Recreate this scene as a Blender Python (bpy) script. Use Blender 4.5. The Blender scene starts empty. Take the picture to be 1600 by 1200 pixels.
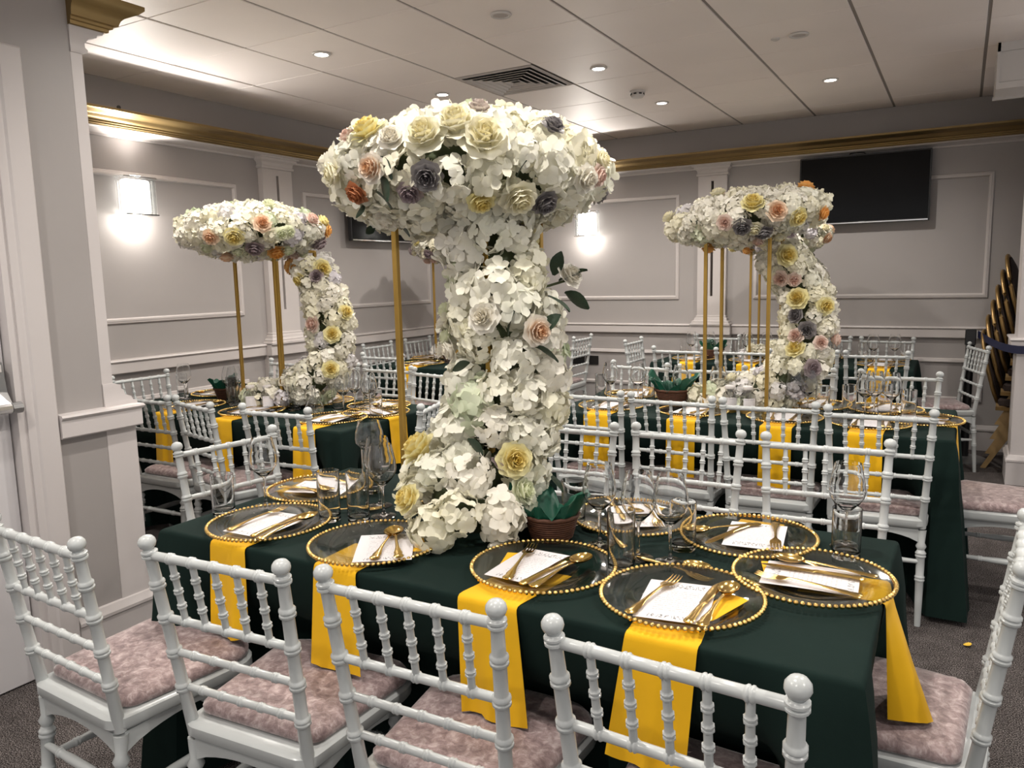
import bpy, math, random
from mathutils import Vector, Matrix, Quaternion
random.seed(7)
PI = math.pi
sc = bpy.context.scene
COL = sc.collection

# ------------------------------------------------------------------ camera, world, exposure
CAMH = 1.46
cam = bpy.data.cameras.new('camera'); cam.sensor_width = 36.0; cam.lens = 1211.0 / 1600 * 36.0
cam.clip_start = 0.05; cam.clip_end = 60
cam_o = bpy.data.objects.new('camera', cam); COL.objects.link(cam_o)
yaw, pit, rol = math.radians(30.1), math.radians(7.825), math.radians(-1.29)
fw = Vector((-math.sin(yaw) * math.cos(pit), math.cos(yaw) * math.cos(pit), -math.sin(pit)))
rt = Vector((math.cos(yaw), math.sin(yaw), 0)); dn = fw.cross(rt)
c_, s_ = math.cos(rol), math.sin(rol)
rt, dn = rt * c_ - dn * s_, rt * s_ + dn * c_
cam_o.matrix_world = Matrix(((rt.x, -dn.x, -fw.x, 0), (rt.y, -dn.y, -fw.y, 0), (rt.z, -dn.z, -fw.z, CAMH), (0, 0, 0, 1)))
sc.camera = cam_o
WORLD = 0.52
w = bpy.data.worlds.new('world'); sc.world = w; w.use_nodes = True
w.node_tree.nodes['Background'].inputs[0].default_value = (1, .975, .965, 1)
w.node_tree.nodes['Background'].inputs[1].default_value = WORLD
sc.view_settings.view_transform = 'Standard'; sc.view_settings.look = 'None'
sc.view_settings.gamma = 1; sc.view_settings.use_curve_mapping = False
sc.view_settings.exposure = 0.46
sc.cycles.transparent_max_bounces = 24; sc.cycles.max_bounces = 10; sc.cycles.diffuse_bounces = 3; sc.cycles.glossy_bounces = 3; sc.cycles.transmission_bounces = 10
LAMP_W = 50.0; LAMP_COL = (1.0, 0.94, 0.87)
SCONCE_W = 21.0

# ------------------------------------------------------------------ materials
def mat(name):
    m = bpy.data.materials.new(name); m.use_nodes = True
    return m, m.node_tree.nodes, m.node_tree.links, m.node_tree.nodes['Principled BSDF']
def noise(N, L, scale, detail=3.0, coord='Object', rough=.5):
    tc = N.new('ShaderNodeTexCoord'); n = N.new('ShaderNodeTexNoise')
    n.inputs['Scale'].default_value = scale; n.inputs['Detail'].default_value = detail; n.inputs['Roughness'].default_value = rough
    L.new(tc.outputs[coord], n.inputs['Vector']); return n
def ramp(N, L, src, stops):
    r = N.new('ShaderNodeValToRGB'); e = r.color_ramp.elements
    while len(e) < len(stops): e.new(0.5)
    for k, (p, c) in enumerate(stops):
        e[k].position = p; e[k].color = (c[0], c[1], c[2], 1)
    L.new(src, r.inputs['Fac']); return r
def bump(N, L, src, b, strength, dist=0.01):
    n = N.new('ShaderNodeBump'); n.inputs['Strength'].default_value = strength; n.inputs['Distance'].default_value = dist
    L.new(src, n.inputs['Height']); L.new(n.outputs['Normal'], b.inputs['Normal'])
def paint(name, c, rough=.55, var=.04, scale=3.0, bs=.05, metallic=0.0, spec=.5, coord='Object', bscale=90):
    m, N, L, b = mat(name)
    n = noise(N, L, scale, 4, coord)
    r = ramp(N, L, n.outputs['Fac'], [(.3, [x * (1 - var) for x in c]), (.7, [min(1, x * (1 + var)) for x in c])])
    L.new(r.outputs['Color'], b.inputs['Base Color'])
    b.inputs['Roughness'].default_value = rough; b.inputs['Metallic'].default_value = metallic
    b.inputs['Specular IOR Level'].default_value = spec
    if bs:
        n2 = noise(N, L, bscale, 2, coord); bump(N, L, n2.outputs['Fac'], b, bs, .002)
    return m
M = {}
M['wall'] = paint('wall_paint', (.36, .335, .325), .42, .03, 1.5, .06)
M['trim'] = paint('trim_paint', (.56, .52, .505), .38, .02, 2, .03)
M['white_trim'] = paint('door_frame_paint', (.60, .56, .55), .4, .02, 2, .03)
M['door'] = paint('door_paint', (.62, .60, .61), .4, .02, 2, .02)
M['tile'] = paint('ceiling_tile', (.90, .83, .80), .5, .02, 2, .02)
M['grid'] = paint('ceiling_grid', (.30, .275, .26), .6, .03, 2, 0)
M['gold_trim'] = paint('gold_cornice', (.28, .195, .085), .4, .08, 5, .03, .85)
M['chair'] = paint('white_chair_lacquer', (.51, .535, .533), .25, .015, 4, .015)
M['pole'] = paint('brushed_gold_pole', (.46, .29, .07), .36, .06, 8, .02, .8)
M['gold'] = paint('polished_gold', (.80, .55, .19), .17, .04, 30, .06, 1.0, bscale=350)
M['black'] = paint('black_plastic', (.012, .012, .013), .3, .05, 5, 0)
M['screen'] = paint('tv_glass', (.003, .003, .0035), .12, .02, 2, 0, 0, .18)
M['steel'] = paint('brushed_steel', (.30, .30, .30), .35, .06, 12, .03, .8)
M['chrome'] = paint('bright_chrome', (.75, .75, .75), .15, .02, 12, 0, 1.0)
M['blue'] = paint('blue_belt', (.003, .006, .04), .6, .05, 60, .05)
M['brown'] = paint('brown_basket', (.10, .04, .022), .6, .25, 90, .3)
M['green_tissue'] = paint('green_tissue', (.006, .085, .05), .45, .2, 14, .1)
M['bronze'] = paint('bronze_chair_frame', (.30, .19, .075), .33, .12, 12, .03, .7)
M['oak'] = paint('tan_chair_leg', (.33, .22, .10), .45, .12, 12, .03, .2)
M['darkpad'] = paint('dark_upholstery', (.035, .022, .018), .8, .15, 30, .1)
M['offwhite'] = paint('off_white_plastic', (.62, .59, .57), .45, .02, 3, 0)
M['vent'] = paint('vent_metal', (.50, .46, .44), .45, .02, 3, 0)
M['ventdark'] = paint('vent_dark', (.012, .012, .012), .9, .02, 3, 0)
M['leaf'] = paint('dark_leaf', (.014, .035, .018), .4, .3, 30, .1)
M['stem'] = paint('green_stem', (.045, .06, .022), .7, .3, 20, .1)
M['petal_y'] = paint('fallen_petal', (.85, .55, .06), .6, .1, 30, .1)
M['tabletop'] = paint('table_board', (.28, .2, .12), .6, .1, 8, .05)
M['ink'] = paint('lettering_ink', (.02, .02, .02), .6, .02, 3, 0)
M['fabric_fold'] = None

def carpet():
    m, N, L, b = mat('carpet')
    n = noise(N, L, 260, 3); n2 = noise(N, L, 14, 3)
    r = ramp(N, L, n.outputs['Fac'], [(.38, (.014, .012, .011)), (.5, (.062, .053, .051)), (.62, (.27, .24, .23))])
    r2 = ramp(N, L, n2.outputs['Fac'], [(.3, (.75, .75, .75)), (.7, (1.1, 1.1, 1.1))])
    mx = N.new('ShaderNodeMix'); mx.data_type = 'RGBA'; mx.blend_type = 'MULTIPLY'; mx.inputs[0].default_value = 1
    L.new(r.outputs['Color'], mx.inputs[6]); L.new(r2.outputs['Color'], mx.inputs[7])
    L.new(mx.outputs[2], b.inputs['Base Color']); b.inputs['Roughness'].default_value = .95
    b.inputs['Specular IOR Level'].default_value = .1
    bump(N, L, n.outputs['Fac'], b, .7, .006); return m
M['carpet'] = carpet()
def velvet():
    m, N, L, b = mat('crushed_velvet')
    n = noise(N, L, 42, 6, 'Object', .7); n.inputs['Distortion'].default_value = .5
    r = ramp(N, L, n.outputs['Fac'], [(.34, (.17, .115, .115)), (.5, (.31, .225, .22)), (.68, (.55, .45, .44))])
    L.new(r.outputs['Color'], b.inputs['Base Color']); b.inputs['Roughness'].default_value = .62
    b.inputs['Sheen Weight'].default_value = .5; b.inputs['Sheen Roughness'].default_value = .4
    bump(N, L, n.outputs['Fac'], b, .3, .006); return m
M['velvet'] = velvet()
def cloth(name, c, weave=420, sheen=.15, var=.1, spec=.25, rough=.72):
    m, N, L, b = mat(name)
    n = noise(N, L, 7, 3); r = ramp(N, L, n.outputs['Fac'], [(.3, [x * (1 - var) for x in c]), (.7, [x * (1 + var) for x in c])])
    L.new(r.outputs['Color'], b.inputs['Base Color']); b.inputs['Roughness'].default_value = rough
    b.inputs['Sheen Weight'].default_value = sheen; b.inputs['Specular IOR Level'].default_value = spec
    n2 = noise(N, L, weave, 2); bump(N, L, n2.outputs['Fac'], b, .15, .001); return m
M['cloth'] = cloth('green_tablecloth', (.0070, .0175, .0148), 420, 0, .1, .12, .85)
M['napkin'] = cloth('yellow_napkin', (.83, .46, .006), 500, .1, .06)
def glass(name, tint=(.97, .985, .98), ior=1.45, extra=.0, rough=.02):
    m, N, L, b = mat(name); N.remove(b)
    tr = N.new('ShaderNodeBsdfTransparent'); tr.inputs[0].default_value = (*tint, 1)
    gl = N.new('ShaderNodeBsdfGlossy'); gl.inputs['Roughness'].default_value = rough
    lw = N.new('ShaderNodeLayerWeight'); lw.inputs['Blend'].default_value = .5     # Facing = 1 - |cos|
    pw = N.new('ShaderNodeMath'); pw.operation = 'POWER'; pw.inputs[1].default_value = 4.2; L.new(lw.outputs['Facing'], pw.inputs[0])
    ad = N.new('ShaderNodeMath'); ad.operation = 'MULTIPLY_ADD'; ad.inputs[1].default_value = .85; ad.inputs[2].default_value = .04 + extra; ad.use_clamp = True
    L.new(pw.outputs[0], ad.inputs[0])
    nn = noise(N, L, 9, 2); bp = N.new('ShaderNodeBump'); bp.inputs['Strength'].default_value = .06; bp.inputs['Distance'].default_value = .01
    L.new(nn.outputs['Fac'], bp.inputs['Height']); L.new(bp.outputs['Normal'], gl.inputs['Normal'])
    mx = N.new('ShaderNodeMixShader'); L.new(ad.outputs[0], mx.inputs[0]); L.new(tr.outputs[0], mx.inputs[1]); L.new(gl.outputs[0], mx.inputs[2])
    L.new(mx.outputs[0], N['Material Output'].inputs[0]); return m
m_, N_, L_, b_ = mat('clear_glass')
b_.inputs['Transmission Weight'].default_value = 1; b_.inputs['IOR'].default_value = 1.48; b_.inputs['Roughness'].default_value = 0
b_.inputs['Base Color'].default_value = (.985, .99, .99, 1)
n_ = noise(N_, L_, 6, 2); bump(N_, L_, n_.outputs['Fac'], b_, .03, .004)
M['glass'] = m_
M['crystal'] = glass('crystal_rod_glass', (.96, .97, .97), 1.5, .04)
M['plate_glass'] = glass('plate_glass', (.94, .955, .95), 1.5, .03, .05)
def emit(name, c, s):
    m, N, L, b = mat(name)
    b.inputs['Base Color'].default_value = (*c, 1); b.inputs['Emission Color'].default_value = (*c, 1); b.inputs['Emission Strength'].default_value = s
    return m
M['lamp_on'] = emit('lamp_lens_on', (1, .96, .9), 14)
M['bulb'] = emit('sconce_bulb', (1, .95, .86), 14)
M['diffuser'] = emit('sconce_diffuser', (1, .97, .91), 2.6)
M['lamp_off'] = paint('lamp_lens_off', (.42, .38, .36), .3, .02, 3, 0)
def petal(name, stops, trans=.22, use_random=True, rough=.55):
    m, N, L, b = mat(name)
    oi = N.new('ShaderNodeObjectInfo'); n = noise(N, L, 22, 2)
    ad = N.new('ShaderNodeMath'); ad.operation = 'MULTIPLY_ADD'; ad.inputs[1].default_value = .55
    L.new(n.outputs['Fac'], ad.inputs[0])
    m2 = N.new('ShaderNodeMath'); m2.operation = 'MULTIPLY'; m2.inputs[1].default_value = .6; L.new(oi.outputs['Random'], m2.inputs[0])
    L.new(m2.outputs[0], ad.inputs[2])
    r = ramp(N, L, ad.outputs[0], stops); L.new(r.outputs['Color'], b.inputs['Base Color']); b.inputs['Roughness'].default_value = rough
    b.inputs['Specular IOR Level'].default_value = .3
    tl = N.new('ShaderNodeBsdfTranslucent'); L.new(r.outputs['Color'], tl.inputs[0])
    mx = N.new('ShaderNodeMixShader'); mx.inputs[0].default_value = trans
    L.new(b.outputs[0], mx.inputs[1]); L.new(tl.outputs[0], mx.inputs[2]); L.new(mx.outputs[0], N['Material Output'].inputs[0]); return m
M['hyd_white'] = petal('hydrangea_ivory', [(.15, (.84, .84, .70)), (.45, (.90, .88, .77)), (.8, (.90, .87, .70))])
M['hyd_cream'] = petal('hydrangea_cream', [(.15, (.86, .82, .70)), (.45, (.90, .87, .78)), (.8, (.88, .84, .66))])
M['hyd_lilac'] = petal('hydrangea_lilac', [(.15, (.62, .58, .62)), (.45, (.74, .71, .74)), (.8, (.84, .82, .78))])
M['hyd_green'] = petal('hydrangea_green', [(.15, (.58, .66, .46)), (.45, (.72, .77, .58)), (.8, (.82, .84, .66))])
def rose_mat(name, outer, inner):
    # petals deepen in colour towards the heart of the bloom
    m, N, L, b = mat('rose_' + name)
    tc = N.new('ShaderNodeTexCoord'); sp = N.new('ShaderNodeSeparateXYZ'); L.new(tc.outputs['Object'], sp.inputs[0])
    cx = N.new('ShaderNodeCombineXYZ'); L.new(sp.outputs[0], cx.inputs[0]); L.new(sp.outputs[1], cx.inputs[1])
    ln = N.new('ShaderNodeVectorMath'); ln.operation = 'LENGTH'; L.new(cx.outputs[0], ln.inputs[0])
    r = ramp(N, L, ln.outputs['Value'], [(.05, inner), (.5, [(a + c) / 2 for a, c in zip(inner, outer)]), (.85, outer)])
    L.new(r.outputs['Color'], b.inputs['Base Color']); b.inputs['Roughness'].default_value = .5; b.inputs['Specular IOR Level'].default_value = .3
    tl = N.new('ShaderNodeBsdfTranslucent'); L.new(r.outputs['Color'], tl.inputs[0])
    mx = N.new('ShaderNodeMixShader'); mx.inputs[0].default_value = .2
    L.new(b.outputs[0], mx.inputs[1]); L.new(tl.outputs[0], mx.inputs[2]); L.new(mx.outputs[0], N['Material Output'].inputs[0]); return m
ROSE = {'yellow': ((.90, .84, .50), (.88, .68, .16)), 'blush': ((.86, .72, .64), (.78, .50, .40)), 'white': ((.92, .89, .81), (.90, .84, .70)),
        'cream': ((.92, .89, .74), (.92, .84, .52)), 'peachheart': ((.92, .87, .78), (.82, .48, .24)), 'grey': ((.33, .31, .31), (.17, .155, .16)),
        'mauve': ((.48, .40, .41), (.30, .22, .24)), 'taupe': ((.66, .59, .54), (.46, .37, .33)), 'rust': ((.60, .27, .13), (.45, .15, .06)),
        'orange': ((.92, .58, .22), (.90, .38, .05)), 'peach': ((.90, .72, .55), (.86, .48, .24)), 'greenish': ((.86, .87, .70), (.80, .84, .56))}
for k, (o, i) in ROSE.items(): M['rose_' + k] = rose_mat(k, o, i)
def card_mat():
    # printed menu: script heading, lines of small text, leafy border marks
    m, N, L, b = mat('menu_card')
    tc = N.new('ShaderNodeTexCoord'); mp = N.new('ShaderNodeMapping'); L.new(tc.outputs['UV'], mp.inputs[0])
    sp = N.new('ShaderNodeSeparateXYZ'); L.new(tc.outputs['UV'], sp.inputs[0])
    def math_(op, a, bb=None, c=None):
        n = N.new('ShaderNodeMath'); n.operation = op
        for k, v in enumerate((a, bb, c)):
            if v is None: continue
            if isinstance(v, (int, float)): n.inputs[k].default_value = v
            else: L.new(v, n.inputs[k])
        return n.outputs[0]
    row = math_('FRACT', math_('MULTIPLY', sp.outputs[1], 20))
    line = math_('LESS_THAN', math_('ABSOLUTE', math_('SUBTRACT', row, .5)), .2)
    mp.inputs['Scale'].default_value = (26, 20, 1)
    wn = N.new('ShaderNodeTexNoise'); wn.inputs['Scale'].default_value = 1.6; wn.inputs['Detail'].default_value = 4; L.new(mp.outputs[0], wn.inputs['Vector'])
    word = math_('GREATER_THAN', wn.outputs['Fac'], .5)
    inx = math_('LESS_THAN', math_('ABSOLUTE', math_('SUBTRACT', sp.outputs[0], .5)), .3)
    iny = math_('LESS_THAN', math_('ABSOLUTE', math_('SUBTRACT', sp.outputs[1], .47)), .29)
    body = math_('MULTIPLY', math_('MULTIPLY', line, word), math_('MULTIPLY', inx, iny))
    wv = N.new('ShaderNodeTexWave'); wv.inputs['Scale'].default_value = 5; wv.inputs['Distortion'].default_value = 9; wv.inputs['Detail'].default_value = 2; wv.inputs['Detail Scale'].default_value = 3
    L.new(tc.outputs['UV'], wv.inputs['Vector'])
    scr = math_('LESS_THAN', wv.outputs['Fac'], .16)
    hd = math_('LESS_THAN', math_('ABSOLUTE', math_('SUBTRACT', sp.outputs[1], .88)), .055)
    ft = math_('LESS_THAN', math_('ABSOLUTE', math_('SUBTRACT', sp.outputs[1], .08)), .035)
    inx2 = math_('LESS_THAN', math_('ABSOLUTE', math_('SUBTRACT', sp.outputs[0], .5)), .34)
    head = math_('MULTIPLY', math_('MULTIPLY', scr, math_('MAXIMUM', hd, ft)), inx2)
    ink = math_('MAXIMUM', math_('MULTIPLY', body, .32), math_('MULTIPLY', head, .75))
    r = ramp(N, L, ink, [(0, (.70, .675, .69)), (1, (.05, .06, .06))]); L.new(r.outputs['Color'], b.inputs['Base Color']); b.inputs['Roughness'].default_value = .6
    return m
M['card'] = card_mat()

# ------------------------------------------------------------------ geometry helpers
class G:
    def __init__(s): s.v = []; s.f = []; s.uv = None
    def add(s, v, f):
        o = len(s.v); s.v += [tuple(p) for p in v]; s.f += [tuple(i + o for i in q) for q in f]; return s
    def box(s, x0, x1, y0, y1, z0, z1, bev=0.0):
        if bev <= 0:
            return s.add([(x0, y0, z0), (x1, y0, z0), (x1, y1, z0), (x0, y1, z0), (x0, y0, z1), (x1, y0, z1), (x1, y1, z1), (x0, y1, z1)],
                         [(3, 2, 1, 0), (4, 5, 6, 7), (0, 1, 5, 4), (1, 2, 6, 5), (2, 3, 7, 6), (3, 0, 4, 7)])
        b = bev; rings = []
        for z, i in ((z0, b), (z0 + b, 0), (z1 - b, 0), (z1, b)):
            a0, a1, c0, c1 = x0 + i, x1 - i, y0 + i, y1 - i
            rings.append([(a0 + b, c0, z), (a1 - b, c0, z), (a1, c0 + b, z), (a1, c1 - b, z), (a1 - b, c1, z), (a0 + b, c1, z), (a0, c1 - b, z), (a0, c0 + b, z)])
        return s.loops(rings)
    def loops(s, rings, cap0=True, cap1=True, closed=True):
        n = len(rings[0]); o = len(s.v)
        for r in rings: s.v += [tuple(p) for p in r]
        for k in range(len(rings) - 1):
            for i in range(n if closed else n - 1):
                j = (i + 1) % n; s.f.append((o + k * n + i, o + k * n + j, o + (k + 1) * n + j, o + (k + 1) * n + i))
        if cap0: s.f.append(tuple(o + i for i in reversed(range(n))))
        if cap1: s.f.append(tuple(o + (len(rings) - 1) * n + i for i in range(n)))
        return s
    def turned(s, p0, p1, prof, seg=10, cap=True):
        p0 = Vector(p0); d = (Vector(p1) - p0).normalized(); q = Vector((0, 0, 1)).rotation_difference(d)
        rings = []
        for t, r in prof:
            rings.append([p0 + d * t + q @ Vector((r * math.cos(2 * PI * i / seg), r * math.sin(2 * PI * i / seg), 0)) for i in range(seg)])
        return s.loops(rings, cap, cap)
    def lathe(s, prof, seg=24, c=(0, 0, 0), cap0=True, cap1=True):
        return s.loops([[(c[0] + r * math.cos(2 * PI * i / seg), c[1] + r * math.sin(2 * PI * i / seg), c[2] + z) for i in range(seg)] for r, z in prof], cap0, cap1)
    def tube(s, pts, r, seg=8):
        pts = [Vector(p) for p in pts]; rings = []; up = Vector((0, 0, 1))
        for k, p in enumerate(pts):
            d = (pts[min(k + 1, len(pts) - 1)] - pts[max(k - 1, 0)]).normalized()
            a = d.cross(up if abs(d.z) < .95 else Vector((0, 1, 0))).normalized(); b = d.cross(a)
            rr = r[k] if isinstance(r, (list, tuple)) else r
            rings.append([p + a * rr * math.cos(2 * PI * i / seg) + b * rr * math.sin(2 * PI * i / seg) for i in range(seg)])
        return s.loops(rings)
    def prism(s, outline, z0, z1): return s.loops([[(x, y, z0) for x, y in outline], [(x, y, z1) for x, y in outline]])
    def sphere(s, c, r, nu=8, nv=6, sz=1.0):
        rings = []
        for k in range(nv + 1):
            a = -PI / 2 + PI * k / nv; rr = max(r * math.cos(a), r * .02)
            rings.append([(c[0] + rr * math.cos(2 * PI * i / nu), c[1] + rr * math.sin(2 * PI * i / nu), c[2] + r * sz * math.sin(a)) for i in range(nu)])
        return s.loops(rings)
    def sweep(s, prof, path, closed=False):
        """prof: (u outward, w up) section; path: list of (point, outward) pairs."""
        rings = [[Vector(p) + Vector(o) * u + Vector((0, 0, w_)) for u, w_ in prof] for p, o in path]
        return s.loops(rings)
    def xf(s, m):
        s.v = [tuple(m @ Vector(p)) for p in s.v]; return s
def mesh(name, g, m, smooth=40):
    me = bpy.data.meshes.new(name); me.from_pydata(g.v, [], g.f); me.materials.append(M[m] if isinstance(m, str) else m)
    if smooth:
        me.polygons.foreach_set('use_smooth', [True] * len(me.polygons))
        if smooth < 180: me.set_sharp_from_angle(angle=math.radians(smooth))
    me.update(); return me
def ob(name, me, parent=None, loc=None, rot=None, mtx=None, scale=None):
    if isinstance(me, tuple): me = mesh(name, *me)
    o = bpy.data.objects.new(name, me); COL.objects.link(o)
    if parent: o.parent = parent
    if mtx is not None: o.matrix_local = mtx
    else:
        if loc: o.location = loc
        if rot: o.rotation_euler = rot
        if scale: o.scale = (scale,) * 3 if isinstance(scale, (int, float)) else scale
    return o
def tag(o, label, cat, group=None, kind=None):
    if label: o['label'] = label
    if cat: o['category'] = cat
    if group: o['group'] = group
    if kind: o['kind'] = kind
    return o
def empty(name, loc=(0, 0, 0), rz=0.0, label=None, cat=None, group=None, kind=None):
    o = bpy.data.objects.new(name, None); o.empty_display_size = .1; COL.objects.link(o)
    o.location = loc; o.rotation_euler = (0, 0, rz); return tag(o, label, cat, group, kind)
def struct(name, g, m, label, cat='wall', smooth=0):
    return tag(ob(name, (g, m, smooth)), label, cat, None, 'structure')
ORD = ['first', 'second', 'third', 'fourth', 'fifth', 'sixth', 'seventh', 'eighth', 'ninth', 'tenth']

# ------------------------------------------------------------------ room shell
XW, YW, ZC = -4.696, 7.16, 2.75
XN, YN = -2.90, 1.80            # near left wall (with the door) and where it ends
XR, YF = 3.6, -3.0              # right and rear walls, out of the picture
floor = struct('floor', G().box(XW - .1, XR + .1, YF - .1, YW + .1, -.05, 0), 'carpet', 'dark grey speckled carpet covering the whole floor', 'floor')
wl = struct('wall_left', G().box(XW - .1, XW, YN, YW + .1, 0, ZC), 'wall', 'grey left wall with moulded panels and a lit sconce')
wb = struct('wall_back', G().box(XW, XR + .1, YW, YW + .1, 0, ZC), 'wall', 'grey back wall with moulded panels behind the far tables')
DY0, DY1, DZ = .66, 1.515, 2.2
g = G().box(XN - .12, XN, YF, DY0, 0, ZC).box(XN - .12, XN, DY1, YN, 0, ZC).box(XN - .12, XN, DY0, DY1, DZ, ZC)
g.box(XW - .1, XN - .12, YN - .12, YN, 0, ZC)
nib = struct('wall_nib', g, 'wall', 'near grey wall with the door, ending at a pilaster')

# ceiling: dark grid plane, separate tiles
ceil = struct('ceiling', G().box(XW - .1, XR + .1, YF - .1, YW + .1, ZC + .006, ZC + .08), 'grid', 'suspended ceiling of pale square tiles in a grey grid', 'ceiling')
GX = [-4.703, -4.11, -3.505, -2.93, -2.345, -1.745, -1.14, -.54, .055, .65, 1.25, 1.85, 2.45, 3.05, 3.6]
GY = [YF, -2.2, -1.6, -1.0, -.4, .2, .8, 1.4, 1.985, 2.58, 3.18, 3.785, 4.385, 4.985, 5.585, 6.185, 6.785, YW]
tile_cache = {}
for i in range(len(GX) - 1):
    for j in range(len(GY) - 1):
        if (i, j) == (3, 12): continue           # the air vent sits here
        x0, x1, y0, y1 = GX[i] + .009, GX[i + 1] - .009, GY[j] + .0022, GY[j + 1] - .0022
        k = (round(x1 - x0, 3), round(y1 - y0, 3))
        if k not in tile_cache: tile_cache[k] = mesh('ceiling_tile', G().box(-k[0] / 2, k[0] / 2, -k[1] / 2, k[1] / 2, 0, .012, .002), 'tile', 0)
        ob('ceiling_tile', tile_cache[k], ceil, ((x0 + x1) / 2, (y0 + y1) / 2, ZC + random.uniform(-.0012, .0012)))

# mouldings ---------------------------------------------------------------
RAIL = [(0, .895), (.03, .90), (.034, .905), (.034, .968), (.040, .972), (.044, .98), (.04, .988), (0, .992)]
SKIRT = [(0, 0), (.02, 0), (.02, .155), (.026, .16), (.026, .172), (.018, .185), (.012, .2), (0, .203)]
GOLD = [(0, 2.426), (.142, 2.426), (.146, 2.432), (.158, 2.434), (.160, 2.441), (.174, 2.444), (.177, 2.452), (.19, 2.454), (.2, 2.462), (.208, 2.474), (.222, 2.481), (.24, 2.484), (.262, 2.489), (.28, 2.498), (.28, 2.512), (0, 2.53)]
WCOVE = [(0, 2.392), (.01, 2.394), (.014, 2.406), (.03, 2.412), (.12, 2.418), (.126, 2.424), (.136, 2.427), (0, 2.428)]
def path_run(prof, pts, m, name, label, cat, smooth=30):
    """pts: plan polyline; the moulding projects to the right-hand side of the walk direction"""
    P = [Vector((x, y, 0)) for x, y in pts]; path = []
    for k, p in enumerate(P):
        d1 = (P[k] - P[k - 1]).normalized() if k else None; d2 = (P[k + 1] - P[k]).normalized() if k < len(P) - 1 else None
        d1 = d1 or d2; d2 = d2 or d1
        n1 = Vector((d1.y, -d1.x, 0)); n2 = Vector((d2.y, -d2.x, 0)); o = n1 + n2; o = o / max(.3, o.dot(n1))
        path.append((p, o))
    return struct(name, G().sweep(prof, path), m, label, cat, smooth)
# left+back run: walk +Y along the left wall, then +X along the back wall
run = [(XW, YN), (XW, YW), (XR, YW)]
path_run(RAIL, run, 'trim', 'trim_1', 'pale dado rail along the left and back walls', 'rail')
path_run(SKIRT, run, 'trim', 'baseboard_left', 'pale skirting board along the left and back walls', 'baseboard')
path_run(GOLD, [(XN - .28, YN), (XW, YN), (XW, YW), (XR, YW)], 'gold_trim', 'trim_2', 'gold cornice running under the ceiling around the room', 'cornice')
path_run(WCOVE, [(XN - .28, YN), (XW, YN), (XW, YW), (XR, YW)], 'trim', 'trim_3', 'white moulding strip beneath the gold cornice', 'moulding')
path_run(RAIL, [(XN, DY1 + .095), (XN, YN + .105), (XN - .4, YN + .105)], 'white_trim', 'trim_4', 'pale dado rail on the near wall by the door', 'rail')
path_run(SKIRT, [(XN, DY1 + .095), (XN, YN + .13), (XN - .4, YN + .13)], 'white_trim', 'baseboard_near', 'scuffed pale skirting board beside the door', 'baseboard')
def frame_g(a0, a1, z0, z1, axis, base, sgn, wd=.036, th=.02):
    """moulded picture-frame panel on a wall; axis 'x' wall (plane x=base) or 'y' wall"""
    g = G(); sec = [(0, 0), (.006, th * .7), (.012, th * .75), (.02, th), (.03, th), (wd, th * .45), (wd + .002, 0)]
    cs = [(a0, z0), (a1, z0), (a1, z1), (a0, z1)]; ins = [(1, 1), (-1, 1), (-1, -1), (1, -1)]
    rings = []
    for (a, z), (ia, iz) in zip(cs, ins):
        ring = []
        for u, t in sec:
            aa, zz = a + ia * u, z + iz * u
            ring.append((base + sgn * t, aa, zz) if axis == 'x' else (aa, base + sgn * t, zz))
        rings.append(ring)
    rings.append(rings[0]); g.loops(rings, False, False, False); return g
for a0, a1 in ((2.0, 4.085), (4.75, 6.48)):
    ob('panel_moulding', (frame_g(a0, a1, 1.218, 2.19, 'x', XW, 1), 'trim', 30), wl)
    ob('panel_moulding', (frame_g(a0, a1, .385, .735, 'x', XW, 1), 'trim', 30), wl)
for a0, a1 in ((-4.42, -2.305), (-1.625, .18)):
    ob('panel_moulding', (frame_g(a0, a1, 1.218, 2.19, 'y', YW, -1), 'trim', 30), wb)
    ob('panel_moulding', (frame_g(a0, a1, .385, .735, 'y', YW, -1), 'trim', 30), wb)

def pilaster(name, c, axis, label):
    """flat pilaster with a slot down its face; built along local x, projecting to local -y"""
    e = empty(name, (0, 0, 0), 0, label, 'pilaster', None, 'structure')
    if axis == 'x': e.location = (XW, c, 0); e.rotation_euler = (0, 0, PI / 2)
    else: e.location = (c, YW, 0)
    hw = .15 if axis == 'x' else .13
    ob('shaft', (G().box(-hw, -.012, -.05, .0, 1.06, 2.36).box(.012, hw, -.05, 0, 1.06, 2.36).box(-.012, .012, -.05, 0, 1.06, 1.25).box(-.012, .012, -.05, 0, 2.28, 2.36).box(-.012, .012, -.02, 0, 1.25, 2.28), 'trim', 0), e)
    def stack(prof):
        g = G(); rings = []
        for u, z in prof:
            a = hw + u; d = .05 + u; rings.append([(-a, 0, z), (-a, -d, z), (a, -d, z), (a, 0, z)])
        return g.loops(rings)
    ob('capital', (stack([(.0, 2.325), (.014, 2.33), (.014, 2.345), (.006, 2.35), (.01, 2.375), (.03, 2.39), (.032, 2.405), (.045, 2.41), (.048, 2.424)]), 'trim', 25), e)
    ob('base', (stack([(.055, .985), (.055, 1.0), (.04, 1.006), (.04, 1.02), (.022, 1.03), (.018, 1.05), (.008, 1.055), (.008, 1.07), (0, 1.075)]), 'trim', 25), e)
    ob('pedestal', (G().box(-hw - .05, hw + .05, -.045, 0, .0, .9).box(-hw - .055, hw + .055, -.09, 0, .9, .99), 'trim', 0), e)
    ob('slot', (G().box(-.011, .011, -.022, -.0195, 1.25, 2.28), 'darkpad', 0), e)
pilaster('trim_5', 4.455, 'x', 'white slotted pilaster on the left wall')
pilaster('trim_6', -1.99, 'y', 'white slotted pilaster on the back wall left of the television')
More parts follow.
